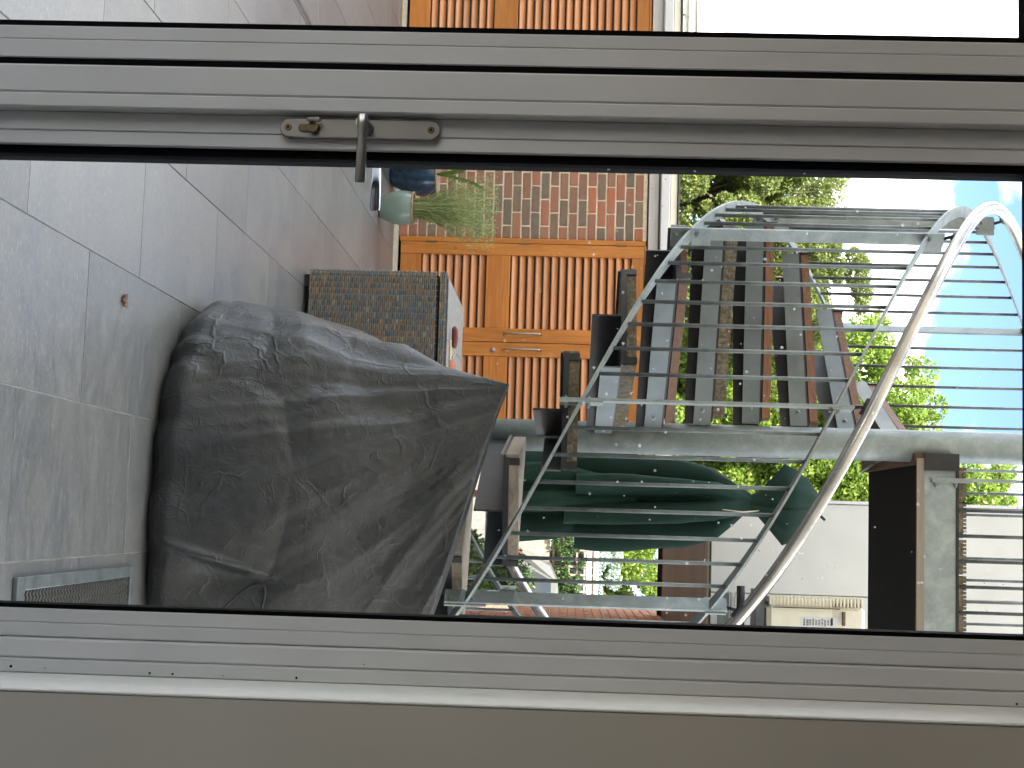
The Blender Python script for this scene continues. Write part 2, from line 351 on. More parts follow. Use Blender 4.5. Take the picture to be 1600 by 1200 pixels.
# ------------------------------------------------------------------ ground, patio
WY = 11.2
g = MB(); g.add([(-400, -60, -0.16), (400, -60, -0.16), (400, 900, -0.16), (-400, 900, -0.16)], [(0, 1, 2, 3)])
struct('ground', g, M['grey_ground'])
patio = struct('patio_paving', B(-6.2, 3.2, 2.22, 13.2, -0.15, -0.003), M['grout'])
TX, TY, XO = 0.431, 0.957, -0.287
tme = B(0.001, TX-0.0016, 0.001, TY-0.0018, -0.02, 0.0, bev=0.0015).mesh('tile', M['tile'])
for ci in range(-11, 6):
    x = XO+ci*TX; off = 3.964 if ci % 2 else 3.4835
    # column -1 spans -.718..-.287
    off = 3.964 if (ci % 2) != 0 else 3.4835+0.0
    if ci % 2 == 0: off = 3.4835
    k = -2
    while off+k*TY < 10.85:
        y0 = off+k*TY; k += 1
        if y0+TY < 2.3 or (ci < -8 and y0 < 6): continue
        if y0+TY > 10.87:
            L = 10.87-y0
            if L < 0.06: continue
            me = B(0.002, TX-0.0025, 0.002, L-0.003, -0.02, 0.0, bev=0.0015).mesh('tile', M['tile'])
        else: me = tme
        o = obj('tile', me, patio, loc=(x, y0, rnd.uniform(-0.0008, 0.0008)))
        o.rotation_euler = (rnd.uniform(-.0006, .0006), rnd.uniform(-.0012, .0012), 0)
# pale concrete threshold strip under garage doors
kerb = MB().box(-6.2, -0.47, 10.875, 11.14, -0.02, 0.006, bev=0.004); kerb.build('threshold_strip', M['concrete'], patio)
# slot drain
dr = thing('slot_drain', 'narrow metal slot drain running away across the patio at the far left', 'drain', (-2.47, 7.6, 0.0))
m = MB(); m.box(-.022, -.017, -2.2, 3.1, -.001, .004); m.box(.017, .022, -2.2, 3.1, -.001, .004); m.build('edge_rail', M['satin'], dr)
m = MB()
for i in range(260): m.box(-.017, .017, -2.19+i*.0203, -2.18+i*.0203, .0005, .0035)
m.build('slot_bar', M['galv_dark'], dr, 'stuff')
# leaf on the paving
m = MB(); lv = []
for i in range(12):
    a = i/12*2*math.pi; r = 0.014*(1+.35*math.sin(a*3)+.15*math.sin(a*5)); lv.append((r*math.cos(a)*1.2, r*math.sin(a), .004+.008*abs(math.sin(a*2))))
m.add([(0, 0, .012)]+lv+[(p[0], p[1], .001) for p in lv], [(0, 1+i, 1+(i+1) % 12) for i in range(12)]+[(1+i, 13+i, 13+(i+1) % 12, 1+(i+1) % 12) for i in range(12)])
o = m.build('fallen_leaf', M['leaf_brown']); o.location = (-.626, 4.287, 0.001); o['label'] = 'small brown curled dead leaf lying on the paving tiles'; o['category'] = 'leaf'

# metal mesh mat
mt = thing('mesh_mat', 'grey framed scraper mat with zigzag metal mesh on the tiles by the door', 'mat', (.181, 3.539, 0))
m = MB()
for a in ((0, .40, 0, .045), (0, .40, .935, .97), (0, .034, .0455, .9345), (.366, .40, .0455, .9345)): m.box(*a, .0005, .014, bev=.002)
m.build('mat_frame', M['galv_dark'], mt)
B(.033, .367, .044, .936, .0005, .003).build('mat_base', M['black'], mt)
m = MB(); nx = 34; ny = 37
for j in range(ny):
    y = .054+j*.0238
    for i in range(nx):
        x = .036+i*.0097; d = .0062 if i % 2 else -.0062
        p = [(x, y-d), (x+.0097, y+d), (x+.0097, y+d+.0095), (x, y-d+.0095)]
        m.add([(a, b, .0085) for a, b in p]+[(a, b, .005) for a, b in p[:2]], [(0, 1, 2, 3), (4, 5, 1, 0)])
m.build('mesh_strand', M['satin'], mt, 'stuff')

# ------------------------------------------------------------------ brick garage wall
wall = thing('brick_garage', 'red and brown brick garage wall with white gutter, between the louvred doors', 'garage', (0, WY, 0))
ZT = 1.955
def rel(mb, name, mat, par=wall, kind=None): return mb.build(name, mat, par, kind)
for x0, x1 in ((-6.2, -5.215), (-3.605, -2.207), (-0.540, -0.474)):
    rel(B(x0, x1, 0.006, .30, 0, ZT), 'mortar_bed', M['mortar'])
rel(B(-6.2, -.474, .30, 4.0, 0, 1.95), 'garage_body', M['mortar'])
BL, BH, CP, BP = .2035, .0620, .0743, .216
bmeshes = {}
def brickmesh(L, v):
    key = (round(L, 3), v)
    if key not in bmeshes:
        mb = B(0, L, 0, .06, 0, BH, bev=.003)
        rr = random.Random(v*31+int(L*1000)); mb.v = [(a+rr.uniform(-.0018, .0018), b+rr.uniform(-.001, .001), c+rr.uniform(-.0018, .0018)) for a, b, c in mb.v]
        bmeshes[key] = mb.mesh('brick', M['brick'])
    return bmeshes[key]
for x0, x1 in ((-3.605, -2.207), (-0.540, -0.474)):
    for c in range(26):
        z = .006+c*CP
        x = x1-(.5*BP if c % 2 else 0)
        edges = []
        if c % 2: edges.append((x1-.5*BP+.0125, x1))
        while x > x0+.02:
            edges.append((max(x0, x-BP+.0125), x)); x -= BP
        for a, b in edges:
            a = max(a, x0)
            if b-a < .03: continue
            L = round(b-a, 2) if abs(b-a-BL) > .012 else BL
            if b > x1-.001: L = b-a
            obj('brick', brickmesh(L, rnd.randrange(4)), wall, loc=(a, rnd.uniform(-.003, .002), z))
# fascia and gutter
rel(B(-6.25, -.44, -.02, .30, ZT+.012, 2.043, bev=.003), 'fascia_board', M['white'])
mg = MB()
def gutter(y0, y1, z0, z1): mg.box(-6.3, -.40, y0, y1, z0, z1, bev=.006)
gutter(-.10, -.021, 2.056, 2.128)
rel(mg, 'gutter', M['white'])
rel(B(-6.3, -.38, -.06, .4, 2.134, 2.186, bev=.003), 'roof_edge', M['cream'])
rel(B(-6.3, -.36, -.075, 4.1, 2.192, 2.205), 'roof_sheet', M['galv_dark'])
def louvre_door(cx, label):
    t = thing('louvred_doors', label, 'door', (cx, WY, 0.0), group='timber louvred double doors in the garage')
    hw = .783
    m = MB(); m.box(-hw-.045, -hw-.004, -.03, .06, .012, 1.945, bev=.003); m.box(hw+.004, hw+.045, -.03, .06, .012, 1.945, bev=.003); m.box(-hw-.003, hw+.003, -.03, .06, 1.942, 1.955)
    m.build('door_frame', M['door_v'], t)
    sl = MB(); R = Matrix.Rotation(math.radians(52), 3, 'X')
    sl.box(0, .589, -.030, .030, -.0065, .0065, bev=.003, rot=R)
    sme = sl.mesh('slat', M['slat'])
    for s in (-1, 1):
        leaf = obj('door_leaf', None, t)
        a, b = (-hw, -.002) if s < 0 else (.002, hw)
        o1 = (a, a+.094) if s < 0 else (b-.094, b)
        i1 = (b-.108, b) if s < 0 else (a, a+.108)
        B(*o1, -.032, .012, .022, 1.938, bev=.003).build('stile', M['door_v'], leaf)
        B(*i1, -.032, .012, .022, 1.938, bev=.003).build('stile', M['door_v'], leaf)
        x0, x1 = (o1[1]+.001, i1[0]-.001) if s < 0 else (i1[1]+.001, o1[0]-.001)
        for z0, z1 in ((.022, .187), (.703, .890), (1.842, 1.938)): B(x0, x1, -.030, .010, z0, z1, bev=.003).build('rail', M['door_h'], leaf)
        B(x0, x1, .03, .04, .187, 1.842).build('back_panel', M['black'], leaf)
        xs = x0-.001+(.0)
        for z0, z1, n in ((.190, .700, 8), (.893, 1.840, 15)):
            p = (z1-z0)/n
            for i in range(n):
                o = obj('slat', sme, leaf, loc=((x0+x1)/2-.2945, -.002, z0+p*(i+.5)))
        # pull handle
        hx = s*.062-.004
        B_ = MB(); B_.tube([(hx, -.034, .86), (hx, -.075, .868), (hx, -.080, .885), (hx, -.080, 1.125), (hx, -.075, 1.142), (hx, -.034, 1.15)], .0085, 8)
        B_.build('pull_handle', M['cream_metal'] if 'cream_metal' in M else M['satin'], leaf)
    l = MB(); l.lathe([(0.0001, 0), (.019, 0), (.019, .006), (.013, .010), (.0001, .010)], n=16)
    o = l.build('lock', M['satin'], t); o.rotation_euler = (math.radians(90), 0, 0); o.location = (.062, -.032, .775)
    for z in (.264, .998, 1.754):
        for s in (-1, 1): B(s*(hw+.002)-.006, s*(hw+.002)+.006, -.040, -.032, z-.045, z+.045, bev=.002).build('hinge', M['brass_dark'], t)
    return t
louvre_door(-1.373, 'orange timber louvred double doors with two pull handles behind the wicker box')
louvre_door(-4.41, 'orange timber louvred doors seen through the narrow left-hand glass pane')

# ------------------------------------------------------------------ pots and plants
def pot(name, label, x, y, prof, mat, group='glazed plant pots by the brick wall'):
    t = thing(name, label, 'plant pot', (x, y, 0), group=group)
    MB().lathe(prof, n=32).build('pot_body', mat, t)
    R, z = prof[-1]
    MB().lathe([(R*.90, z-.02), (R*.99, z-.004), (R*1.05, z+.006), (R*1.03, z+.014), (R*.92, z+.012), (R*.86, z-.03)], n=32).build('pot_rim', M['rim'], t)
    MB().lathe([(R*.87, z-.03), (.001, z-.022)], n=24).build('soil', M['soil'], t)
    return t
P1 = (-2.165, 9.98)
pot('glazed_pot', 'small pale green glazed pot holding the feathery grass', *P1, [(.001, .002), (.070, .003), (.080, .02), (.108, .08), (.122, .14), (.122, .19), (.112, .235)], M['tealglaze'])
P2 = (-2.55, 10.55)
pot('glazed_pot', 'dark blue glazed pot standing behind the pale green pot', *P2, [(.001, .002), (.095, .003), (.10, .02), (.145, .12), (.17, .22), (.172, .29), (.155, .345)], M['blueglaze'])
P3 = (-2.73, 10.12)
pot('glazed_pot', 'navy glazed pot partly hidden by the door stile', *P3, [(.001, .002), (.10, .003), (.11, .03), (.15, .14), (.175, .25), (.165, .335)], M['navyglaze'])
def blades(t, n, base, hgt, spread, droop, w, mat, name, kind, seed, lean=(0, 0)):
    r = random.Random(seed); m = MB()
    for _ in range(n):
        a = r.uniform(0, 2*math.pi); d = r.uniform(0, .07); L = hgt*r.uniform(.55, 1.1); s = spread*r.uniform(.15, 1.0)
        p = Vector((base[0]+d*math.cos(a), base[1]+d*math.sin(a), base[2])); dirh = Vector((math.cos(a)+lean[0], math.sin(a)+lean[1], 0))
        seg = 6; pts = []
        for i in range(seg+1):
            u = i/seg; pts.append(p+dirh*(s*u**1.6)+Vector((r.uniform(-.004, .004), r.uniform(-.004, .004), L*(u-droop*u**3))))
        side = Vector((-math.sin(a), math.cos(a), 0)); vs = []
        for i, q in enumerate(pts):
            ww = w*(1-(i/seg)**2*.9); vs += [q-side*ww, q+side*ww]
        m.add(vs, [(2*i, 2*i+1, 2*i+3, 2*i+2) for i in range(seg)])
        if name == 'feathery_stem':
            for k in range(16):
                u = r.uniform(.25, 1); i = min(int(u*seg), seg-1); q = pts[i].lerp(pts[i+1], u*seg-i)
                e = q+Vector((r.uniform(-.04, .04), r.uniform(-.03, .03), r.uniform(0, .06))); sd2 = Vector((r.uniform(-1, 1), r.uniform(-1, 1), r.uniform(-.3, .3))).normalized()*.0028
                m.add([q-sd2, q+sd2, e], [(0, 1, 2)])
    return m.build(name, mat, t, kind)
gt = thing('grass_plant', 'feathery pale green grass spilling from the small green pot against bricks', 'plant', (P1[0], P1[1], .225))
blades(gt, 230, (0, 0, 0), .62, .26, .12, .0026, M['grass'], 'feathery_stem', 'stuff', 3, lean=(.15, 0))
blades(gt, 60, (0, 0, 0), .42, .30, .30, .0038, M['grass'], 'grass_blade', 'stuff', 4, lean=(.3, 0))
m = MB(); r = random.Random(9)
for _ in range(900):   # fluffy seed heads
    c = Vector((r.gauss(.14, .07), r.gauss(0, .06), r.uniform(.42, .60))) if r.random() < .6 else Vector((r.gauss(-.06, .10), r.gauss(0, .06), r.uniform(.45, .62)))
    for _k in range(3):
        d = Vector((r.uniform(-1, 1), r.uniform(-1, 1), r.uniform(-1, 1)))*.012; s_ = Vector((r.uniform(-1, 1), r.uniform(-1, 1), r.uniform(-1, 1)))*.004
        m.add([c-s_, c+s_, c+d], [(0, 1, 2)])
m.build('seed_head', M['grass'], gt, 'stuff')
ga = thing('strap_leaf_plant', 'broad arching strap leaves growing from the blue pots', 'plant', (P2[0], P2[1], .33))
for a, L, s in ((0.4, .45, .25), (2.6, .5, .2), (-.9, .62, .30), (-1.6, .35, .22), (3.6, .55, .32)):
    m = MB(); vs = []
    for i in range(11):
        u = i/10; q = Vector((s*math.cos(a)*u**1.3*1.4, s*math.sin(a)*u**1.3, L*(u*1.3-.75*u**3))); w = .016*math.sin(math.pi*min(.98, u*.85+.12))
        sd_ = Vector((-math.sin(a), math.cos(a), .3))*w; vs += [q-sd_, q+Vector((0, 0, -.005)), q+sd_]
    m.add(vs, [f for i in range(10) for f in ((3*i, 3*i+1, 3*i+4, 3*i+3), (3*i+1, 3*i+2, 3*i+5, 3*i+4))], True)
    m.build('leaf', M['strapleaf'], ga)

# ------------------------------------------------------------------ rattan storage box
bx = thing('rattan_box', 'woven brown and blue rattan storage box with grey slab lid beside the cover', 'storage box', (-1.236, 7.23, 0))
BW, BD = 1.0, 1.13
B(.012, BW-.012, .012, BD-.012, .03, .69).build('box_core', M['black'], bx)
def weave(mb, L, z0, z1, P, seed):
    # P maps (u, z, out) to a point
    r = random.Random(seed); cw = .030; n = int(L/cw); rh = .0105; k = int((z1-z0)/rh)
    for j in range(k):
        z = z0+j*rh+rh/2
        for i in range(n):
            u0 = i*cw*L/(n*cw); u1 = (i+1)*cw*L/(n*cw); o = .009 if (i+j) % 2 else .0015; h = rh*.43*r.uniform(.8, 1.08); um = (u0+u1)/2
            vs = [P(u0, z-h, 0), P(um, z-h, o), P(u1, z-h, 0), P(u0, z+h, 0), P(um, z+h, o), P(u1, z+h, 0), P(u0+.002, z, .003), P(um, z, o+.003), P(u1-.002, z, .003)]
            mb.add(vs, [(0, 1, 7, 6), (1, 2, 8, 7), (6, 7, 4, 3), (7, 8, 5, 4)], True)
    for i in range(n+1):
        if i % 1 == 0:
            u = i*L/n; u = min(max(u, .003), L-.003)
            mb.add([P(u-.0024, z0, .0055), P(u+.0024, z0, .0055), P(u+.0024, z1, .0055), P(u-.0024, z1, .0055)], [(0, 1, 2, 3)])
m = MB(); weave(m, BW, .03, .688, lambda u, z, o: (u, -o, z), 1); m.build('front_weave', M['wicker'], bx, 'stuff')
m = MB(); weave(m, BD, .03, .688, lambda u, z, o: (-o, BD-u, z), 2); m.build('side_weave', M['wicker'], bx, 'stuff')
m = MB(); weave(m, BD, .03, .688, lambda u, z, o: (BW+o, u, z), 3); m.build('side_weave', M['wicker'], bx, 'stuff')
lid = B(.004, BW-.004, .004, BD-.004, .697, .733, bev=.006).build('lid', M['black'], bx)
m = MB()
for L, P in ((BW, lambda u, z, o: (u, -.004-o, z)), (BD, lambda u, z, o: (-o-.001, BD-u, z)), (BD, lambda u, z, o: (BW+o+.001, u, z))): weave(m, L, .698, .734, P, 5)
m.build('lid_weave', M['wicker'], lid, 'stuff')
for i, (y0, y1) in enumerate(((.03, .275), (.28, .55), (.555, .82), (.825, BD-.03))): pass
sl_ = [(.02, .335), (.338, .665), (.668, .98)]
for a, b in sl_: B(a, b, .03, BD-.03, .7335, .741, bev=.002).build('top_slab', M['slab'], bx)
for fx in (.05, BW-.05):
    for fy in (.05, BD-.05): B(fx-.03, fx+.03, fy-.03, fy+.03, 0, .03).build('foot', M['black'], bx)
tl = thing('dog_lead', 'dark red handled strap and salmon disc lying on top of the wicker box', 'strap', (-.93, 7.44, .741))
tl.scale = (.78, .78, .78)
m = MB(); m.tube([(-.075, -.02, .03), (-.055, -.02, .033), (0, -.0, .034), (.05, .02, .03), (.066, .026, .028)], [.012, .021, .024, .019, .010], 10); m.build('handle_grip', M['redleather'], tl)
m = MB()
m.tube([(.05, .02, .012), (.10, .0, .04), (.13, .04, .012), (.10, .09, .008), (.05, .06, .008)], .005, 6); m.tube([(.02, -.03, .006), (.15, -.03, .008), (.28, .0, .006), (.40, -.01, .006)], .009, 6)
m.tube([(.10, .02, .02), (.20, .05, .03), (.33, .06, .008)], .004, 6); m.build('cord', M['strap'], tl)
m = MB().lathe([(.001, 0), (.036, 0), (.040, .008), (.036, .016), (.001, .018)], n=22)
o = m.build('round_disc', M['terracotta'], tl); o.location = (.19, -.02, .012); o.rotation_euler = (math.radians(62), 0, .2)
B(.30, .36, -.03, .01, .002, .018, bev=.004).build('buckle', M['redleather'], tl)

# ------------------------------------------------------------------ draped furniture cover
def cover():
    t = thing('furniture_cover', 'big crumpled black weatherproof cover draped over garden furniture below the stair', 'cover', (0, 0, 0))
    cx, cy = .03, 5.34; NA, NH = 640, 230; vs = []
    P0 = Vector((-.468, 5.0)); P1_ = Vector((.80, 4.98))
    apex = Vector((-.462, 5.0, 1.14))
    for j in range(NH+1):
        v = j/NH
        for i in range(NA):
            a = 2*math.pi*i/NA; ca, sa = math.cos(a), math.sin(a)
            rb = .735 if sa < 0 else .42; ra = .815
            e = 2.25
            bxp = math.copysign(abs(ca)**(2/e), ca)*ra; byp = math.copysign(abs(sa)**(2/e), sa)*rb
            bp = Vector((cx+bxp, cy+byp, 0))
            # ridge: stretched loop
            tx = (ca+1)/2; rx = P0.x+(P1_.x-P0.x)*tx
            wv = .012+.085*math.sin(math.pi*min(1, max(0, tx)))**.7
            ry = 5.0+(.10*tx)+sa*wv
            rz = 1.135-.40*tx**1.25 if tx < .8 else 1.135-.40*.8**1.25-.25*(tx-.8)
            rz += .014*math.exp(-(tx/.06)**2)
            rz -= .010*math.sin(math.pi*min(1, tx*1.6))*(1 if tx < .625 else 0)
            if v <= .86:
                u = v/.86
                top = Vector((rx, ry, rz))
                k = u
                # slightly bellied sides
                p = bp.lerp(top, k)
                out = Vector((ca, sa*.9, 0))
                p += out*(.055*math.sin(math.pi*min(1, k*1.25))*(1 if k < .8 else 0))*(1 if sa < .3 else .2)
                z = rz*(k**1.03); p.z = z
                if k < .10: p -= out*(.085*(1-k/.10)**2)      # elastic hem tucked in
                # folds running down from the raised corner
                ang = math.atan2(p.x-apex.x, 1.35-p.z)
                dd = (p-apex).length
                q1 = noise.noise(Vector((ang*7.0, dd*1.3, 1.7))); q2 = noise.noise(Vector((ang*19.0, dd*2.2, 5.1)))
                fall = min(1, dd*2.5)*max(0.12, 1-dd/1.5)
                rad = (1-abs(q1)*2.6)*.022+(1-abs(q2)*2.6)*.005
                edge = min(1, k*7)*min(1, (1-k)*6+.25)
                w1 = Vector((noise.noise(p*2.1), noise.noise(p*2.1+Vector((9, 2, 4))), noise.noise(p*2.1+Vector((1, 8, 3)))))*.16
                pp = p+w1
                def crk(sc, st=(1, 1, 1)):
                    d_ = noise.voronoi(Vector((pp.x*sc*st[0], pp.y*sc*st[1], pp.z*sc*st[2])))[0]; return min(1, (d_[1]-d_[0])*1.6)
                cr = crk(2.2, (1, 1, 1.2))*.020+crk(5.0, (1.3, 1, .8))*.0032+crk(11.0, (1.6, 1, 1))*.0018
                p = p+out*(rad*fall+edge*(.026*noise.noise(p*2.4+Vector((3, 1, 7)))+cr-.012))
                # gathered scallops near the hem
                hm = max(0, 1-k/.16); p += out*(hm*.028*math.sin(a*23+3*noise.noise(Vector((ca*3, sa*3, 0))))*(.5+.5*noise.noise(Vector((ca*2, sa*2, 4)))))
                # deep pocket fold on the right front
                ww = math.exp(-((p.x-.235)/.075)**2-((p.z-.25)/.13)**2)*(1 if sa < 0 else 0)
                p += Vector((0, .065*ww, 0)); ww2 = math.exp(-((p.x-.15-.28*(p.z-.2))/.018)**2-((p.z-.22)/.15)**2)*(1 if sa < 0 else 0)
                p += Vector((0, -.035*ww2, 0))
                if p.z < .004: p.z = .004
            else:
                u = (v-.86)/.14
                top = Vector((rx, ry, rz)); mid = Vector((rx, 5.0+.10*tx, rz+.004))
                p = top.lerp(mid, u)
            vs.append(p)
    fs = [(j*NA+i, j*NA+(i+1) % NA, (j+1)*NA+(i+1) % NA, (j+1)*NA+i) for j in range(NH) for i in range(NA)]
    m = MB(); m.add(vs, fs, True); co = m.build('cover_fabric', M['cover'], t)
    from mathutils.bvhtree import BVHTree
    bv = BVHTree.FromPolygons(vs, fs)
    loop = [(.345, .235), (.315, .262), (.285, .288), (.262, .312), (.245, .338), (.238, .362), (.246, .378), (.262, .384), (.285, .382), (.32, .375)]
    pts = []
    for x, z in loop:
        h = bv.ray_cast(Vector((x, 3.5, z)), Vector((0, 1, 0)))
        if h[0] is not None: pts.append(h[0]+Vector((0, -.006, 0)))
    m = MB(); m.tube(pts, .0045, 8); m.build('piping_loop', M['cover'], t)
    m = MB()
    m.tube([(-.36, 5.05, 0.0), (-.36, 5.05, .93)], .018, 8); m.tube([(.45, 5.3, 0.0), (.45, 5.3, .6)], .018, 8); m.build('furniture_leg', M['dark'], t)
cover()

# ------------------------------------------------------------------ spiral staircase
PX, PY = -.356, 6.1
st = thing('spiral_staircase', 'galvanised steel spiral staircase with timber treads and steel handrail', 'staircase', (PX, PY, 0))
DZ, A0, DA = .207, -96.6, 23.4
def tz(phi): return 1.374+DZ*(phi-A0)/DA
TA0, TDA = -101.0, 24.1      # treads' near edges
def sp(phi, r, z): a = math.radians(phi); return Vector((-r*math.cos(a), r*math.sin(a), z))
m = MB(); m.tube([(0, 0, 0), (0, 0, 5.6)], .067, 40); m.build('centre_pole', M['galv'], st)
m = MB(); m.lathe([(.001, .012), (.14, .012), (.14, 0)], n=28); m.build('pole_base_plate', M['galv'], st)
def bolt(par, p, d, r=.011, L=.016):
    m = MB(); d = Vector(d).normalized(); p = Vector(p); m.tube([p, p+d*L*.5], r, 6, smooth=False); m.tube([p+d*L*.5, p+d*L], [r*.75, r*.35], 8); m.build('bolt', M['galv'], par)
def ringsec(phi0, phi1, r0, r1, z0, z1, n=8):
    pts = [(-r1*math.cos(math.radians(q)), r1*math.sin(math.radians(q))) for q in np.linspace(phi0, phi1, n)]
    pts += [(-r0*math.cos(math.radians(q)), r0*math.sin(math.radians(q))) for q in np.linspace(phi1, phi0, n)]
    m = MB(); pts = pts if phi1 > phi0 else pts[::-1]; m.prism(pts, z0, z1); return m
WEDGE = 27.0
def side_panel(phi, r0, r1, z0, z1, th):
    a = sp(phi, r0, 0); b = sp(phi, r1, 0); d = (b-a).normalized(); nrm = Vector((-d.y, d.x, 0))*th
    p = [a, b, b+nrm, a+nrm]; m = MB(); m.prism([(q.x, q.y) for q in p], z0, z1); return m
def wedge(phi, r0, r1, inset, z0, z1, n=6):
    # wedge plan with parallel inset of the straight sides
    outer = [sp(q, r1, 0) for q in np.linspace(phi+inset/r1*57.3, phi+WEDGE-inset/r1*57.3, n)]
    inner = [sp(q, r0, 0) for q in (phi+WEDGE*.5+8, phi+WEDGE*.5-8)]
    i0 = sp(phi, r0, 0); i1 = sp(phi+WEDGE, r0, 0)
    inner = [i1, i0]; m = MB(); m.prism([(q.x, q.y) for q in outer+inner], z0, z1); return m
for n in range(-6, 8):
    phi = TA0+TDA*n; z = 1.374+DZ*n
    tr = obj('tread', None, st)
    tm = 'mossy' if n in (1, 0, -1, -2, 3) else 'tread'
    wedge(phi+.6, .10, .922, .004, z-(.024 if n < 2 else .02), z+(.024 if n < 2 else .014)).build('timber_infill', M['greywood'] if n < 0 else M[tm], tr)
    wedge(phi+.2, .085, .926, 0, z-.033, z-.0245).build('base_plate', M['dark'], tr)  # shade under the tread painted in as a near-black colour
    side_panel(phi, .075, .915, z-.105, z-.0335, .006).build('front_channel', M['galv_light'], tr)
    side_panel(phi+14, .07, .90, z-.14, z-.0335, .008).build('centre_web', M['dark'], tr)  # web coloured near-black to stand in for the shaded tread interior
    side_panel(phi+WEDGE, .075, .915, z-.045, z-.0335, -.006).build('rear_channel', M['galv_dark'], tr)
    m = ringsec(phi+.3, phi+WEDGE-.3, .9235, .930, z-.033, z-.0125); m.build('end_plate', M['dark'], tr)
    for q_ in (phi+.4, phi+WEDGE-2.0): ringsec(q_, q_+1.6, .9235, .930, z-.012, z+.026, 2).build('end_clip', M['dark'], tr)
    if n in (1, 0, -1, -2, 3): side_panel(phi+.25, .11, .925, z-.024, z+.0235, .003).build('edge_strip', M['mossy'], tr)
    for rr in (.14,): bolt(tr, sp(phi, rr, z-.07), sp(phi-90, 1, 0))
def helix_bar(r0, r1, off, h, p0, p1, step=3.0):
    n = int((p1-p0)/step); vs = []
    for i in range(n+1):
        q = p0+(p1-p0)*i/n; z = tz(q)+off
        vs += [sp(q, r0, z), sp(q, r1, z), sp(q, r1, z+h), sp(q, r0, z+h)]
    fs = [(4*i+k, 4*i+(k+1) % 4, 4*i+4+(k+1) % 4, 4*i+4+k) for i in range(n) for k in range(4)]+[(0, 1, 2, 3), (4*n+3, 4*n+2, 4*n+1, 4*n)]
    m = MB(); m.add(vs, fs); return m
PH0, PH1 = -243, 93
helix_bar(.956, 1.006, -.066, .012, PH0, PH1).build('lower_flat_rail', M['galv'], st)
helix_bar(.958, 1.004, .833, .010, PH0, PH1).build('upper_flat_rail', M['galv'], st)
m = MB(); pts = [sp(q, 1.0, tz(q)+.965) for q in np.arange(PH0+1, PH1, 3.0)]; m.tube(pts, .0245, 14); m.build('handrail', M['stainless'], st)
PSTEP = 46.0
posts = [-85.7+PSTEP*k for k in range(-3, 5)]
for q in posts:
    if q < PH0 or q > PH1: continue
    z0 = tz(q)-.14; z1 = tz(q)+.90
    post = MB(); a = sp(q, .957, 0); b = sp(q, 1.007, 0); d = (b-a).normalized(); w = Vector((-d.y, d.x, 0))*.005
    wd = 0.0 if abs(q+131.7) > 1 else .012
    a -= d*wd
    post.prism([((p).x, (p).y) for p in (a-w, b-w, b+w, a+w)], z0, z1); po = post.build('flat_post', M['galv'], st)
    for zz in (tz(q)-.10, tz(q)-.02, tz(q)+.86):
        a2 = sp(q, .93, 0); b2 = sp(q, 1.012, 0); w2 = w*1.0
        mm = MB(); mm.prism([(p.x, p.y) for p in (a2+w, b2+w, b2+w*2.4, a2+w*2.4)], zz-.04, zz+.035); mm.build('bracket', M['galv'], po)
        for ddd in (-.018,): bolt(po, sp(q, .985, zz+ddd)+w*2.4, w, .010, .018)
        bolt(po, sp(q, .985, zz-.018)-w, -w, .009, .01)
    br = MB(); br.tube([sp(q, .985, z1-.002), sp(q, 1.0, tz(q)+.945)], .007, 6); br.build('rail_support', M['dark'], po)
    brk = MB(); pp = sp(q, 1.0, tz(q)+.937); brk.tube([sp(q-1.6, 1.0, tz(q-1.6)+.937), sp(q+1.6, 1.0, tz(q+1.6)+.937)], .009, 6); brk.build('saddle', M['dark'], po)
q = -85.7-PSTEP*3.375
bal_me = None
k = -28
for k in range(-27, 31):
    q = -85.7+PSTEP/8*k
    if k % 8 == 0 or q < PH0+2 or q > PH1-2: continue
    if bal_me is None:
        mm = MB(); mm.tube([(0, 0, -.054), (0, 0, .835)], .0072, 8); bal_me = mm.mesh('baluster', M['galv_dark'])
    o = obj('baluster', bal_me, st); o.location = sp(q, .982, tz(q))
# landing
LZ = 3.005; LX0, LX1, LY0, LY1 = -.27, 1.65, 5.99, 7.02
la = obj('landing', None, st); la.matrix_parent_inverse = Matrix.Translation((-PX, -PY, 0))
B(LX0-.03, LX1, LY0-.006, LY0+.004, 2.832, 2.962).build('fascia_channel', M['galv'], la)
B(LX0-.03, LX1, LY0-.022, LY0-.007, 2.800, 2.831).build('timber_batten', M['cladding'], la)
B(LX0-.03, LX1, LY0-.012, LY0+.006, 2.963, 2.973).build('channel_flange', M['dark'], la)
B(LX0, LX1, LY1-.01, LY1+.004, 2.832, 2.962).build('fascia_channel', M['galv'], la)
B(LX0-.006, LX1, LY0+.005, LY1-.011, 2.822, 2.831).build('soffit_sheet', M['soffit_shade'], la)  # steel soffit, blackened to carry its own shade
B(LX0-.052, LX0-.007, LY0+.006, LY1, 2.80, 2.965).build('edge_joist', M['cladding_warm'], la)
for kx in range(5): bolt(la, (LX0+.10+kx*.19+.02, LY0+.02, 2.822), (0, 0, -1), .006, .008)
nb = 13; bw = (LX1-LX0)/nb
for kx in range(nb):
    bo = MB(); x0 = LX0+kx*bw
    for g_ in range(9):
        xa = x0+.004+g_*(bw-.008)/9; bo.box(xa, xa+(bw-.008)/9-.004, LY0-.010, LY1, 2.990, 3.004)
    bo.box(x0+.003, x0+bw-.003, LY0-.009, LY1-.001, 2.9735, 2.991)
    bo.build('deck_board', M['mossy'], la)
lb = MB(); lb.tube([(0, 0, -.03), (0, 0, .84)], .0070, 8); lbm = lb.mesh('baluster', M['galv_dark'])
for kx in range(17): obj('baluster', lbm, la, loc=(-.091+kx*.1035, LY0+.02-.03, LZ))
for kx in range(18): obj('baluster', lbm, la, loc=(-.19+kx*.1035, LY1-.02, LZ))
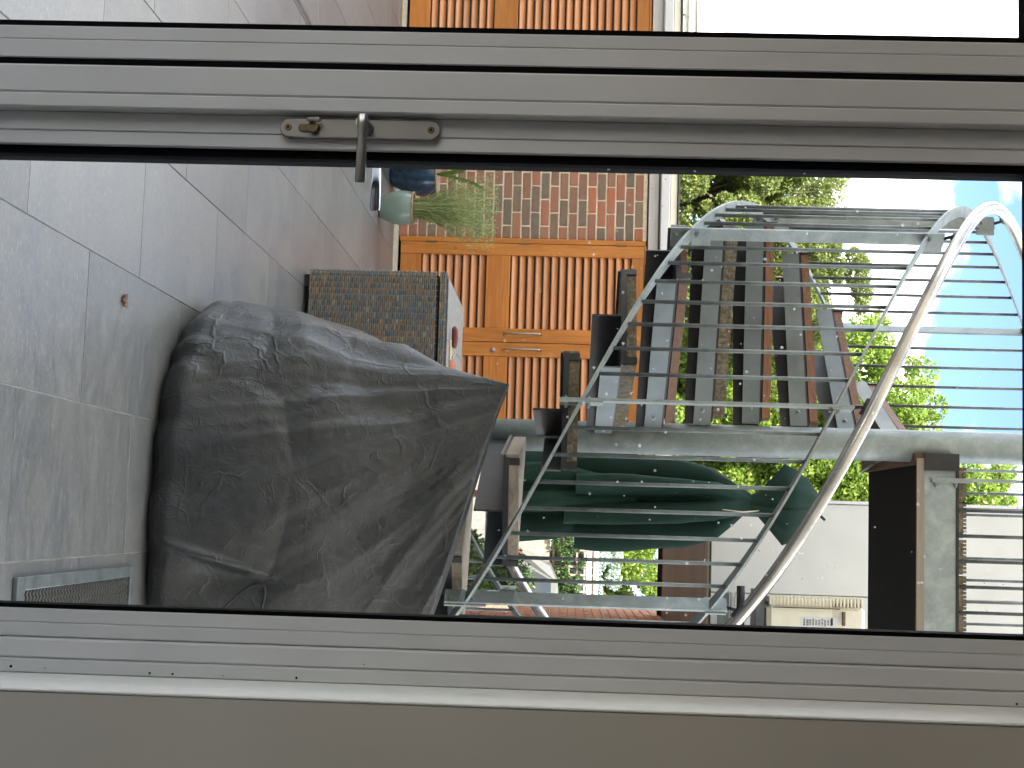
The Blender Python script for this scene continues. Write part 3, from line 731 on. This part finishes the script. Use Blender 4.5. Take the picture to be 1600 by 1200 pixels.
for y in (LY0-.01, LY1-.02):
    B(LX0+.03, LX1, y-.022, y+.022, LZ+.84, LZ+.848).build('flat_rail', M['galv'], la)
    m = MB(); m.tube([(LX0+.05, y, LZ+.965), (LX1, y, LZ+.965)], .0245, 12); m.build('handrail', M['stainless'], la)
for x, y in ((-.215, LY0-.012), (-.30, LY1-.02), (1.0, LY0-.012)):
    po = B(x-.006, x+.006, y-.012, y+.038, 2.86, LZ+.84).build('flat_post', M['galv'], la)
    B(x+.006, x+.013, y-.02, y+.03, 2.86, 3.02).build('bracket', M['galv'], po)
    for zz in (2.88, 2.96, 3.05): bolt(po, (x+.013, y+.0, zz), (1, 0, 0), .009, .02)
m = B(LX0-.05, LX0+.02, LY0-.03, LY0-.023, 2.83, 2.97); m.build('joint_plate', M['dark'], la)

# ------------------------------------------------------------------ folded parasol
def parasol():
    t = thing('garden_parasol', 'closed dark green canvas parasol standing behind the spiral staircase', 'parasol', (-.135, 8.0, 0))
    m = MB(); m.tube([(0, 0, .06), (0, 0, 2.72)], .021, 14); m.build('pole', M['polewood'], t)
    m = MB(); m.lathe([(.001, 0), (.27, 0), (.28, .02), (.27, .05), (.06, .07), (.045, .08), (.045, .32), (.024, .33)], n=32); m.build('base', M['dark'], t)
    def lobed(z0s, R, NT_, NA_, seed, zt, lob=8, depth=.45, offx=None):
        vs = []
        for j in range(NT_+1):
            u = j/NT_
            for i in range(NA_):
                a = 2*math.pi*i/NA_; L = a/(2*math.pi)*lob; li = int(L) % lob; f = L-int(L)
                zb = z0s[li]+(z0s[(li+1) % lob]-z0s[li])*max(0, (f-.85)/.15)
                z = zt+(zb-zt)*u
                s = abs(math.sin(math.pi*f))**.8
                rr = R(u)*(1-depth*(1-s)*min(1, u*3))
                rr *= 1+.24*noise.noise(Vector((math.cos(a)*1.5, math.sin(a)*1.5, z*1.2+seed)))+.05*noise.noise(Vector((math.cos(a)*5, math.sin(a)*5, z*3+seed)))
                tw = a+.35*math.sin(u*2+li)*.4
                vs.append((rr*math.cos(tw)+(offx(u) if offx else 0), rr*math.sin(tw)*.9, z))
        m = MB(); m.add(vs, [(j*NA_+i, j*NA_+(i+1) % NA_, (j+1)*NA_+(i+1) % NA_, (j+1)*NA_+i) for j in range(NT_) for i in range(NA_)], True); return m
    def R1(u):
        k = [(0, .05), (.04, .075), (.10, .13), (.20, .205), (.38, .25), (.7, .275), (1, .28)]
        for (a, b), (c, d) in zip(k, k[1:]):
            if u <= c: return b+(d-b)*(u-a)/(c-a)
        return .27
    lobed([1.44, 1.46, 1.40, 1.43, 1.30, 1.42, 1.36, 1.42], R1, 60, 240, 2, 2.385, depth=.68).build('canopy', M['green'], t)
    lobed([1.08, 1.1, 1.06, 1.12, 1.05, 1.02, 1.10, 1.06], lambda u: .10+.145*min(1, u*1.5), 30, 140, 8, 1.75, 7, .5).build('inner_canopy', M['green_dark'] if 'green_dark' in M else M['green'], t)
    # vent cap: four pointed flaps
    vs = []; NA_ = 96
    prof = [(2.36, .05, 0), (2.43, .075, .5), (2.50, .14, .85), (2.565, .205, 1), (2.63, .185, .9), (2.70, .135, .7), (2.745, .085, .4), (2.77, .035, .1), (2.775, .002, 0)]
    for z, r_, pt in prof:
        for i in range(NA_):
            a = 2*math.pi*i/NA_; sq = 1/max(abs(math.cos(a)), abs(math.sin(a)), .01)
            di = 1/(abs(math.cos(a))+abs(math.sin(a)))
            rr = r_*((1-pt)*.8+pt*di*1.12)*(1+.07*noise.noise(Vector((math.cos(a)*2.4, math.sin(a)*2.4, z*7))))
            vs.append((rr*math.cos(a+.12)+.012, rr*math.sin(a+.12), z+.03*noise.noise(Vector((math.cos(a)*2, math.sin(a)*2, 3)))*pt))
    m = MB(); m.add(vs, [(j*NA_+i, j*NA_+(i+1) % NA_, (j+1)*NA_+(i+1) % NA_, (j+1)*NA_+i) for j in range(len(prof)-1) for i in range(NA_)], True); m.build('vent_cap', M['green'], t)
    m = MB(); m.tube([(.06, -.01, 2.76), (.09, -.02, 2.79)], .008, 8); m.build('finial', M['black'], t)
    m = MB(); m.tube([(.05, -.2, 2.21), (.06, -.19, 2.32), (.05, -.09, 2.42)], .003, 5); m.build('tie_cord', M['strap'], t)
parasol()

# ------------------------------------------------------------------ white upper room over the passage
WB = thing('white_extension', 'white clad upper storey with brown boarded underside over the side passage', 'building', (0, 8.85, 0))
x0 = -.15; pw = .555
for kx in range(7):
    a = x0+kx*pw; B(a+.003, a+pw-.003, 0, .05, 2.262, 5.6, bev=.004).build('cladding_panel', M['wallwhite'], WB)
B(x0+.01, 3.7, .051, 3.9, 2.27, 5.58).build('wall_core', M['wallwhite'], WB)
B(x0-.02, x0-.001, -.015, 3.9, 2.25, 5.62).build('corner_trim', M['white'], WB)
nbd = 24; bd = 3.9/nbd
for kx in range(nbd): B(x0, 3.7, .0+kx*bd+.004, (kx+1)*bd-.004, 2.238, 2.256, bev=.003).build('soffit_board', M['cladding'], WB)
B(x0, 3.7, 0, 3.9, 2.2565, 2.26).build('soffit_backing', M['black'], WB)
B(x0-.02, 3.7, 3.905, 3.93, 2.20, 2.45).build('rear_trim', M['dark'], WB)
# brick side wall of the passage
SW = thing('brick_side_wall', 'orange brick side wall receding along the right of the passage', 'wall', (.80, 0, -.15))
B(.013, .25, 8.9, 14.4, 0, 2.384).build('mortar_bed', M['mortar'], SW)
m = MB(); 
sbm = {}
for v_ in range(3):
    mb = B(0, .06, 0, .206, 0, .0645, bev=.003); sbm[v_] = mb.mesh('brick', M['brick_orange'])
cnt = 0; stuffm = MB()
for c in range(32):
    z = .006+c*.0743; y = 14.4-.216+(.108 if c % 2 else 0)
    if c % 2: stuffm.box(0, .06, 14.4-.098+.0, 14.399, z, z+.0645)
    y = 14.4-.216-(.108 if c % 2 else 0)
    while y > 8.9:
        if y > 11.9 and cnt < 290 and c > 4: obj('brick', sbm[rnd.randrange(3)], SW, loc=(rnd.uniform(-.002, .002), y, z)); cnt += 1
        else: stuffm.box(0, .06, y, y+.206, z, z+.0645)
        y -= .216
stuffm.build('brickwork', M['brick_orange'], SW, 'stuff')
lt = thing('wall_light', 'cream box light fixed on the brick side wall under the soffit', 'wall light', (.80, 13.75, 1.76))
B(-.09, -.001, -.16, .16, 0, .23, bev=.01).build('lamp_housing', M['cream'], lt); B(-.06, -.005, -.12, .12, -.03, -.001, bev=.004).build('lamp_lip', M['dark'], lt)

# ------------------------------------------------------------------ air conditioner
AC = thing('air_conditioner', 'cream outdoor air conditioner with finned end and printed rating label', 'air conditioner', (.385, 8.12, 2.505))
AC.rotation_euler = (0, 0, 0)
B(.048, .80, .03, .33, .0, .545, bev=.02).build('casing', M['cream'], AC)
B(.006, .79, .018, .029, .02, .36, bev=.004).build('front_panel', M['cream'], AC)
B(.055, .06, -.0, .019, .03, .40).build('panel_seam', M['brass_dark'], AC)
m = MB()
for i in range(27): m.box(.0, .046, .012, .26, .012+i*.0195, .020+i*.0195)
m.build('fin', M['cream'], AC, 'stuff')
B(.030, .047, .045, .27, .01, .53).build('fin_shadow_backing', M['galv_dark'], AC)
m = MB(); r = random.Random(5)
for line in range(10):
    z = .20+line*.0165; 
    x = .115+(.006 if line % 3 else 0)
    while x < .150:
        w = r.uniform(.003, .009); m.box(x, x+w, .0155, .0172, z, z+.0085 if line != 1 else z+.012); x += w+.0025
m.build('rating_label_print', M['galv_dark'], AC)
B(.105, .16, .0168, .0178, .185, .385).build('rating_label', M['white'], AC)
B(.11, .15, .0150, .0167, .352, .362).build('label_bar', M['black'], AC)
B(.07, .15, .0, .018, .41, .43, bev=.004).build('vent_grip', M['brass_dark'], AC)
B(-.03, .85, .05, .32, -.055, -.012).build('mount_bracket', M['galv_dark'], AC)
pi = thing('service_pipes', 'dark and pale service pipes below the air conditioner on the white wall', 'pipes', (.40, 8.3, 2.25))
for i, (dx, c_) in enumerate(((.0, 'galv_dark'), (.04, 'white'), (.075, 'black'))): pass
m = MB(); m.box(-.02, .9, -.02, .04, .0, .06); m.build('dark_conduit', M['galv_dark'], pi)
m = MB(); m.tube([(-.02, .03, .085), (.9, .03, .085)], .016, 10); m.build('pale_pipe', M['white'], pi)
m = MB(); m.tube([(-.06, .03, .13), (.9, .03, .13)], .024, 10); m.build('black_pipe', M['black'], pi)
B(.2, .25, .05, .551, .0, .15).build('wall_bracket', M['galv_dark'], pi)

# ------------------------------------------------------------------ foliage
def leaf_cloud(clumps, n, size, seed, flat=.5, fade=True):
    r = np.random.RandomState(seed); cl = np.array(clumps, float)
    wgt = cl[:, 3]**2; idx = r.choice(len(cl), n, p=wgt/wgt.sum())
    d = r.normal(size=(n, 3)); d /= np.linalg.norm(d, axis=1)[:, None]
    rad = (r.uniform(.25, 1.0, n)**.5)[:, None]*cl[idx, 3][:, None]
    c = cl[idx, :3]+d*rad*np.array([1, 1, .8])
    a = r.normal(size=(n, 3)); a /= np.linalg.norm(a, axis=1)[:, None]; b = np.cross(a, r.normal(size=(n, 3))); b /= np.linalg.norm(b, axis=1)[:, None]
    s = size*r.uniform(.6, 1.3, n)[:, None]
    P = np.stack([c-a*s, c-b*s*flat, c+a*s, c+b*s*flat], 1).reshape(-1, 3)
    F = np.arange(4*n).reshape(n, 4)
    return P, F
def foliage(name, P, F, mat, par, kind='stuff'):
    me = bpy.data.meshes.new(name); n = len(F)
    me.vertices.add(len(P)); me.vertices.foreach_set('co', P.astype('f').ravel())
    me.loops.add(4*n); me.loops.foreach_set('vertex_index', F.ravel().astype('i'))
    me.polygons.add(n); me.polygons.foreach_set('loop_start', np.arange(0, 4*n, 4, dtype='i')); me.polygons.foreach_set('loop_total', np.full(n, 4, dtype='i'))
    me.materials.append(mat); me.update(calc_edges=True); me.validate()
    return obj(name, me, par, kind)
def tree(label, x, y, th, cz, rx, rz, nclump, nleaf, lsize, mat, seed, cr=.35, sparse=0, name='tree', cat='tree', group='trees beyond the garage', flat=.5, shell=.45):
    t = thing(name, label, cat, (x, y, -.16), group=group); r = random.Random(seed)
    cl = []
    while len(cl) < nclump:
        d = Vector((r.uniform(-1, 1), r.uniform(-1, 1), r.uniform(-1, 1)))
        if d.length > 1 or d.length < shell*r.random(): continue
        p = Vector((d.x*rx, d.y*rx, cz+d.z*rz)); cl.append((p.x, p.y, p.z, cr*r.uniform(.5, 1.15)*(1 if d.length < .8 else .65)))
    P, F = leaf_cloud(cl, nleaf, lsize, seed, flat); foliage('crown', P, F, mat, t)
    m = MB(); h0 = cz+rz*.5
    m.tube([(0, 0, 0), (.04, 0, th*.5), (-.03, .03, th), (.02, 0, h0)], [.05*th**.5+.03, .045*th**.5+.02, .04, .01], 8); m.build('trunk', M['bark'], t)
    m = MB()
    for c in cl[::max(1, len(cl)//26)]:
        z0 = max(th*.55, min(c[2]-.5, th*1.1)); m.tube([(0, 0, z0), (c[0]*.5, c[1]*.5, (z0+c[2])/2+.1), (c[0], c[1], c[2])], [.018, .012, .005], 5)
    m.build('limb', M['bark'], t)
    return t
tree('dark olive bushy tree over the garage roof at the left of the pane', -5.75, 22, 2.2, 3.35, 1.75, 1.85, 120, 230000, .036, M['leaf_dark'], 11, .42)
tree('sparse feathery branches reaching up above the dark olive tree', -5.2, 23, 2.8, 5.0, 1.25, 1.15, 60, 26000, .036, M['leaf_dark'], 12, .36, flat=.35)
tree('thin leaved tree seen between the stair balusters, left of centre', -4.1, 23.5, 2.6, 4.7, 1.25, 1.9, 100, 100000, .04, M['leaf_dark'], 13, .42, flat=.4)
tree('lime green tree rising behind the curved handrail', -2.35, 25, 2.4, 4.4, 1.15, 2.3, 100, 120000, .045, M['leaf_lime'], 14, .52)
tree('bright lime tree with loose top to the left of the pole', -2.35, 27, 3.0, 6.1, 1.75, 2.4, 150, 80000, .045, M['leaf_lime'], 15, .55)
tree('tall lime tree directly behind the stair pole and parasol top', -.35, 26, 3.0, 6.2, 1.35, 3.9, 190, 150000, .048, M['leaf_lime'], 16, .55)
tree('dense green tree low behind the garage roof', -3.6, 21, 1.5, 2.4, 1.6, 1.1, 70, 40000, .045, M['leaf_dark'], 17, .42)
tree('lime shrub tree seen under the brown soffit, beyond the trellis', .95, 25, 1.2, 2.45, 1.5, 1.25, 90, 60000, .036, M['leaf_lime'], 18, .40)
tree('pale silver leaved bush above the trellis fence', .65, 23.2, 1.0, 2.0, .8, .42, 46, 15000, .03, M['leaf_silver'], 19, .26)
tree('green hedge tree far behind the parked car', 3.2, 27, 1.5, 2.6, 2.2, 1.6, 70, 12000, .08, M['leaf_dark'], 20, .5)
# shrubs beside the side wall
for i, (x, y, h) in enumerate(((.62, 15.2, 1.15), (.66, 16.1, 1.0), (.45, 16.8, .55))):
    t = thing('shrub', ('tall leafy shrub against the end of the brick side wall', 'leafy shrub just behind the tallest one by the brick wall', 'low shrub in front of the parked car')[i], 'shrub', (x, y, -.16), group='shrubs beside the passage')
    r = random.Random(40+i); cl = [(r.uniform(-.22, .22), r.uniform(-.25, .25), r.uniform(.2, h), .16) for _ in range(26)]
    P, F = leaf_cloud(cl, 3200, .032, 50+i, .45); foliage('foliage', P, F, M['leaf_shrub'], t)
    m = MB()
    for k in range(6): m.tube([(0, 0, 0), (r.uniform(-.1, .1), r.uniform(-.1, .1), h*.5), (r.uniform(-.2, .2), r.uniform(-.2, .2), h*.9)], [.012, .008, .004], 5)
    m.build('stem', M['bark'], t)
# trellis
TR = thing('trellis_fence', 'pale timber trellis fence with ivy behind the parked car', 'fence', (-.2, 22, -.16))
for k in range(22): B(k*.125, k*.125+.03, 0, .015, 1.35, 2.0).build('upright_lath', M['greywood'], TR)
for k in range(6): B(-.02, 2.75, .016, .03, 1.38+k*.12, 1.41+k*.12).build('cross_lath', M['greywood'], TR)
B(-.05, 2.8, -.01, .05, 2.005, 2.05).build('top_rail', M['greywood'], TR)
for k in range(16): B(-.05+k*.178, .118+k*.178, 0, .02, 0, 1.34).build('board', M['greywood'], TR)
iv = thing('ivy', 'ivy climbing over the trellis fence', 'climbing plant', (-.2, 21.95, -.16))
r = random.Random(8); cl = [(r.uniform(.1, 2.6), -.02, 1.4+abs(r.gauss(0, .25)), r.uniform(.05, .12)) for _ in range(46)]
P, F = leaf_cloud(cl, 6000, .022, 77, .7); foliage('foliage', P, F, M['leaf_shrub'], iv)
o = B(.46, 1.9, 22.3, 22.38, 1.75, 1.93).build('white_beam', M['white']); o['label'] = 'short white beam above the trellis fence'; o['category'] = 'beam'
B_p = thing('garden_wall', 'low grey rendered garden wall behind the stair foot', 'wall', (0, 0, -.16))
B(-1.6, .55, 17.4, 17.55, 0, .62, bev=.01).build('wall_panel', M['slab'], B_p); B(-1.6, .57, 17.36, 17.59, .622, .66, bev=.006).build('coping', M['greywood'], B_p)
rp = thing('red_leaf_plant', 'thin twiggy plant with red leaves in front of the low grey wall', 'plant', (.25, 16.9, -.16))
m = MB(); m.tube([(0, 0, 0), (.05, 0, .4), (-.05, 0, .72)], [.012, .009, .005], 5); m.tube([(.05, 0, .4), (.18, 0, .55), (.22, 0, .66)], [.008, .006, .003], 5); m.build('twig', M['bark'], rp)
P, F = leaf_cloud([(-.05, 0, .7, .08), (.2, 0, .62, .08)], 14, .045, 3, .35); foliage('leaf', P, F, M['redleaf'], rp)

# ------------------------------------------------------------------ parked car (rear end in view), side on
def car():
    t = thing('parked_car', 'silver hatchback parked side on beyond the passage', 'car', (.32, 20.3, -.16))
    sideprof = [(0.02, .32), (0.0, .55), (.06, .80), (.10, .92), (.32, 1.36), (.55, 1.47), (1.2, 1.52), (2.0, 1.48), (2.75, 1.05), (3.55, .92), (3.85, .78), (3.92, .45), (3.85, .28)]
    n = len(sideprof); W_ = 1.7
    ins = lambda z: .0 if z < .9 else (z-.9)*.28
    vs = [(x, ins(z), z) for x, z in sideprof]+[(x, W_-ins(z), z) for x, z in sideprof]
    m = MB(); fs = [tuple(range(n))[::-1], tuple(range(n, 2*n))]+[(i, i+1, n+i+1, n+i) for i in range(n-1)]+[(n-1, 0, n, 2*n-1)]
    m.add(vs, fs); m.build('car_body', M['silver'], t)
    def pane(poly, nm, mat, off=-.006):
        m = MB(); k = len(poly); v = [(x, ins(z)+off, z) for x, z in poly]+[(x, ins(z)+off+.004, z) for x, z in poly]
        m.add(v, [tuple(range(k)), tuple(range(k, 2*k))[::-1]]+[(i, k+i, k+(i+1) % k, (i+1) % k) for i in range(k)]); return m.build(nm, mat, t)
    pane([(.30, .97), (.95, .95), (.95, 1.38), (.52, 1.38)], 'side_window', M['carglass'])
    pane([(1.0, .95), (1.75, .95), (1.75, 1.40), (1.0, 1.39)], 'side_window', M['carglass'])
    pane([(1.80, .95), (2.68, .95), (2.05, 1.38), (1.80, 1.40)], 'side_window', M['carglass'])
    for x in (.975, 1.775): pane([(x-.004, .35), (x+.004, .35), (x+.004, .93), (x-.004, .93)], 'door_gap', M['black'], -.004)
    pane([(.03, .74), (.14, .70), (.22, .92), (.14, .94)], 'tail_light', M['red'])
    pane([(.46, .44), (.54, .44), (.54, .52), (.46, .52)], 'reflector', M['red'])
    pane([(.02, .26), (.40, .26), (.40, .36), (.01, .36)], 'sill', M['black'])
    for x in (.78, 3.1):
        w = MB(); w.lathe([(.29, -.01), (.315, 0), (.315, .18), (.29, .19), (.20, .19)], n=28); w.lathe([(.30, -.01), (.20, -.014), (.2, .0)], n=28)
        o = w.build('tyre', M['tyre'], t); o.rotation_euler = (math.radians(-90), 0, 0); o.location = (x, -.02, .315)
        a = MB(); a.lathe([(.36, -.004), (.36, .02), (.30, .02)], n=28); o2 = a.build('wheel_arch', M['black'], t); o2.rotation_euler = (math.radians(-90), 0, 0); o2.location = (x, -.005, .33)
        h = MB(); h.lathe([(.001, -.03), (.05, -.03), (.06, -.01)], n=14)
        for k in range(6):
            q_ = k*math.pi/3; h.add([(math.cos(q_-.2)*.05, math.sin(q_-.2)*.05, -.025), (math.cos(q_+.2)*.05, math.sin(q_+.2)*.05, -.025), (math.cos(q_+.12)*.2, math.sin(q_+.12)*.2, -.018), (math.cos(q_-.12)*.2, math.sin(q_-.12)*.2, -.018)], [(0, 1, 2, 3)])
        o3 = h.build('rim', M['satin'], o); 
car()

# ------------------------------------------------------------------ neighbour's pale house far left
nh = thing('white_house', 'bright white house wall beyond the garage at the far left', 'house', (-10.2, 18, -.16))
B(0, 3.95, 0, 4, 0, 2.95).build('wall', M['wallwhite'], nh)
B(-.05, 4.0, -.06, 4.05, 2.955, 3.06, bev=.01).build('eaves_board', M['white'], nh)
m = MB(); m.add([(-.1, -.1, 3.065), (4.05, -.1, 3.065), (4.05, 4.1, 3.065), (-.1, 4.1, 3.065), (.8, 1.9, 4.1), (3.1, 1.9, 4.1)], [(0, 1, 5, 4), (1, 2, 5), (2, 3, 4, 5), (3, 0, 4), (0, 3, 2, 1)]); m.build('roof', M['cream'], nh)
for kx in range(4): B(2.0+.48*kx, 2.47+.48*kx, -.012, -.001, 2.2, 2.9).build('wall_slab', M['wallwhite'], nh)
vn = thing('climbing_vine', 'sprig of vine hanging on the white house wall', 'climbing plant', (-6.5, 17.9, 2.6))
P, F = leaf_cloud([(0, 0, .0, .12), (.06, 0, .12, .1), (.02, 0, -.2, .12)], 60, .035, 5, .4); foliage('foliage', P, F, M['leaf_shrub'], vn)
m = MB(); m.tube([(0, .02, -.5), (.03, .02, 0), (.05, .02, .2)], .005, 5); m.build('stem', M['bark'], vn)

# ------------------------------------------------------------------ room shell and added walls that shade the patio
RZ = 2.55
struct('room_floor', B(-3.2, 2.6, -3.2, 2.09, -.14, 0.0), M['wood_floor'])
struct('door_sill', B(-3.2, 2.6, 2.091, 2.215, -.14, .02), M['concrete'])
struct('room_ceiling', B(-3.4, 2.8, -3.4, 2.26, RZ, RZ+.2), M['ceil'])
struct('room_wall_left', B(-3.4, -3.2, .6, 2.26, 0, RZ-.001).box(-3.4, -3.2, -3.2, -2.8, 0, RZ-.001).box(-3.4, -3.2, -2.799, .599, 1.6, RZ-.001), M['beige'])
struct('room_wall_right', B(2.6, 2.8, -3.2, 2.26, 0, RZ-.001), M['beige'])
struct('room_wall_back', B(-3.2, 2.6, -3.4, -3.2, 0, RZ-.001), M['backwall'])
struct('room_wall_front', B(.2527, 2.599, 1.95, 2.26, .001, RZ-.002), M['beige'])
struct('door_lintel', B(-3.199, .252, 2.0, 2.26, 2.12, RZ-.002), M['beige'])
rv = MB().box(.2475, .2517, 1.9495, 2.13, .001, 2.12, bev=.0015); struct('window_reveal', rv, M['plaster'])
struct('patio_shade_wall_upper', B(-40, 9, 1.3, 2.24, RZ+.21, 10.8), M['mortar'])  # unseen wall, height and length set to keep sun off the patio
struct('patio_shade_wall_lower', B(2.801, 9, 1.3, 2.24, 0, RZ+.2).box(-40, -3.401, 1.3, 2.24, 0, RZ+.2), M['mortar'])  # added lower ends of the sun-blocking wall, out of view

# ------------------------------------------------------------------ door frame and glazed door (Y about 2.15)
FZ0, FZ1 = .03, 2.11
fr = thing('door_frame', 'grey aluminium fixed frame around the glazed door and narrow side pane', 'door frame', (0, 0, 0))
def bar(nm, x0, x1, y0, y1, z0, z1, par, mat='frame', bev=.0015): return B(x0, x1, y0, y1, z0, z1, bev=bev).build(nm, M[mat], par)
bar('side_pane_stile', -.7365, -.7150, 2.134, 2.20, FZ0, FZ1, fr); bar('side_pane_stile', -.7145, -.6858, 2.133, 2.20, FZ0, FZ1, fr)
bar('black_seal', -.7500, -.7366, 2.150, 2.19, FZ0, FZ1, fr, 'gasket', 0)
bar('black_seal', -.6857, -.6712, 2.136, 2.19, FZ0, FZ1, fr, 'gasket', 0)
bar('mullion', -.6711, -.6262, 2.118, 2.20, FZ0, FZ1, fr, bev=.003); bar('mullion', -.6259, -.6040, 2.1175, 2.20, FZ0, FZ1, fr, bev=.002)
bar('side_pane_stile', -2.2, -2.15, 2.134, 2.20, FZ0, FZ1, fr)
bar('top_rail', -2.149, -.7501, 2.134, 2.20, 2.044, FZ1, fr); bar('black_seal', -2.149, -.7501, 2.150, 2.19, 2.034, 2.043, fr, 'gasket', 0)
bar('bottom_rail', -2.149, -.7501, 2.134, 2.20, FZ0, .16, fr)
bar('glass_pane', -2.16, -.743, 2.166, 2.172, .15, 2.039, fr, 'glass', 0)
bar('jamb', .1965, .2262, 2.132, 2.20, FZ0, FZ1, fr, bev=.003); bar('jamb', .2265, .2472, 2.128, 2.20, FZ0, FZ1, fr, bev=.002)
bar('head_rail', -.6034, .1960, 2.13, 2.20, 2.085, FZ1, fr)
bar('filler_panel', -3.19, -2.201, 2.10, 2.20, FZ0, FZ1, fr)
for x, z, r_ in ((.2385, .544, .002), (.2415, .751, .0016), (.2415, .785, .0016), (.2410, .968, .0016), (.2185, 1.066, .0008), (.2425, 2.01, .0016), (.2395, .595, .0008), (.2415, .86, .0008)):
    m = MB(); m.tube([(x, 2.1275 if x > .2264 else 2.1315, z), (x, 2.1262 if x > .2264 else 2.130, z)], r_, 10); m.build('screw_hole', M['gasket'], fr)

dl = thing('glazed_door', 'grey aluminium glazed door leaf with lever handle and long backplate', 'door', (0, 0, 0))
bar('lock_stile', -.6035, -.5742, 2.141, 2.205, FZ0+.01, 2.083, dl); bar('lock_stile', -.5738, -.5525, 2.1425, 2.205, FZ0+.01, 2.083, dl)
bar('black_seal', -.5524, -.5395, 2.152, 2.20, .12, 2.083, dl, 'gasket', 0)
bar('hinge_stile', .1541, .1744, 2.143, 2.205, FZ0+.01, 2.083, dl); bar('hinge_stile', .1747, .1955, 2.1425, 2.205, FZ0+.01, 2.083, dl)
bar('black_seal', .1478, .1540, 2.152, 2.20, .12, 2.083, dl, 'gasket', 0)
bar('top_rail', -.5394, .1477, 2.1425, 2.205, 2.052, 2.083, dl); bar('black_seal', -.5394, .1477, 2.152, 2.20, 2.0420, 2.0515, dl, 'gasket', 0)
bar('bottom_rail', -.5394, .1477, 2.1425, 2.205, FZ0+.01, .12, dl)
bar('glass_pane', -.546, .151, 2.166, 2.172, .11, 2.046, dl, 'glass', 0)
def stadium(x, z0, z1, hw, y0, y1, nm, mat, par):
    pts = [(x+hw*math.cos(a), z1-hw+hw*math.sin(a)) for a in np.linspace(0, math.pi, 12)]+[(x+hw*math.cos(a), z0+hw+hw*math.sin(a)) for a in np.linspace(math.pi, 2*math.pi, 12)]
    k = len(pts); b = .0012; cz = (z0+z1)/2
    def shr(p, f): return (x+(p[0]-x)*(1-f/hw), cz+(p[1]-cz)*(1-f/((z1-z0)/2)))
    vs = [(p[0], y1, p[1]) for p in pts]+[(p[0], y0+b, p[1]) for p in pts]+[(shr(p, b)[0], y0, shr(p, b)[1]) for p in pts]
    m = MB(); m.add(vs, [(i, (i+1) % k, k+(i+1) % k, k+i) for i in range(k)]+[(k+i, k+(i+1) % k, 2*k+(i+1) % k, 2*k+i) for i in range(k)]+[tuple(range(2*k, 3*k))])
    return m.build(nm, mat, par)
HX = -.583
plate = stadium(HX, .905, 1.150, .0148, 2.131, 2.1408, 'back_plate', M['satin'], dl)
for z in (.918, 1.136):
    m = MB(); m.tube([(HX, 2.1309, z), (HX, 2.1295, z)], [.0056, .0048], 14); m.build('screw', M['brass_dark'], plate)
    m = MB(); m.tube([(HX, 2.1294, z), (HX, 2.1290, z)], .002, 6); m.build('screw_socket', M['gasket'], plate)
stadium(HX+.001, .934, .966, .0058, 2.1268, 2.1305, 'lock_cylinder', M['brass_dark'], plate)
m = MB(); m.tube([(HX+.001, 2.1267, .957), (HX+.001, 2.121, .957)], .0078, 18); m.tube([(HX+.001, 2.121, .957), (HX+.001, 2.1205, .957)], .004, 12); m.build('cylinder_nose', M['brass_dark'], plate)
m = MB(); m.box(HX-.012, HX-.006, 2.112, 2.122, .948, .970, bev=.002); m.build('thumb_turn', M['satin'], plate)
lev = obj('lever_handle', None, dl)
m = MB(); m.tube([(HX, 2.131, 1.036), (HX, 2.118, 1.036), (HX-.001, 2.095, 1.034)], [.0125, .0105, .0085], 18); m.build('lever_neck', M['satin'], lev)
def lever(y, z, x0, x1, nm, mat, par, hz=.0078):
    secs = [(x0, .0062, .004), (x0+.006, .0082, .0068), (x0+.016, hz, .0072), (x0+.03, hz*.86, .006), ((x0+x1)/2, hz*.95, .0055), (x1-.006, hz*1.05, .0052), (x1, hz*.9, .0035)]
    vs = []; k = 14
    for x, a, b in secs:
        for i in range(k):
            q = 2*math.pi*i/k; e = .62
            vs.append((x, y+b*math.copysign(abs(math.sin(q))**e, math.sin(q)), z+a*math.copysign(abs(math.cos(q))**e, math.cos(q))-.0*(x-x0)))
    n = len(secs); m = MB(); m.add(vs, [(i*k+j, i*k+(j+1) % k, (i+1)*k+(j+1) % k, (i+1)*k+j) for i in range(n-1) for j in range(k)], True)
    m.add([vs[j] for j in range(k)], [tuple(range(k))]); m.add([vs[(n-1)*k+j] for j in range(k)], [tuple(range(k))[::-1]]); return m.build(nm, mat, par)
lever(2.086, 1.038, HX-.010, HX+.094, 'lever_arm', M['satin'], lev)
lev2 = obj('outer_lever', None, dl)
lever(2.27, 1.036, HX-.002, HX+.096, 'outer_lever_arm', M['chrome'], lev2, .0085)
m = MB(); m.tube([(HX, 2.2055, 1.036), (HX, 2.262, 1.036)], .010, 14); m.build('outer_neck', M['chrome'], lev2)
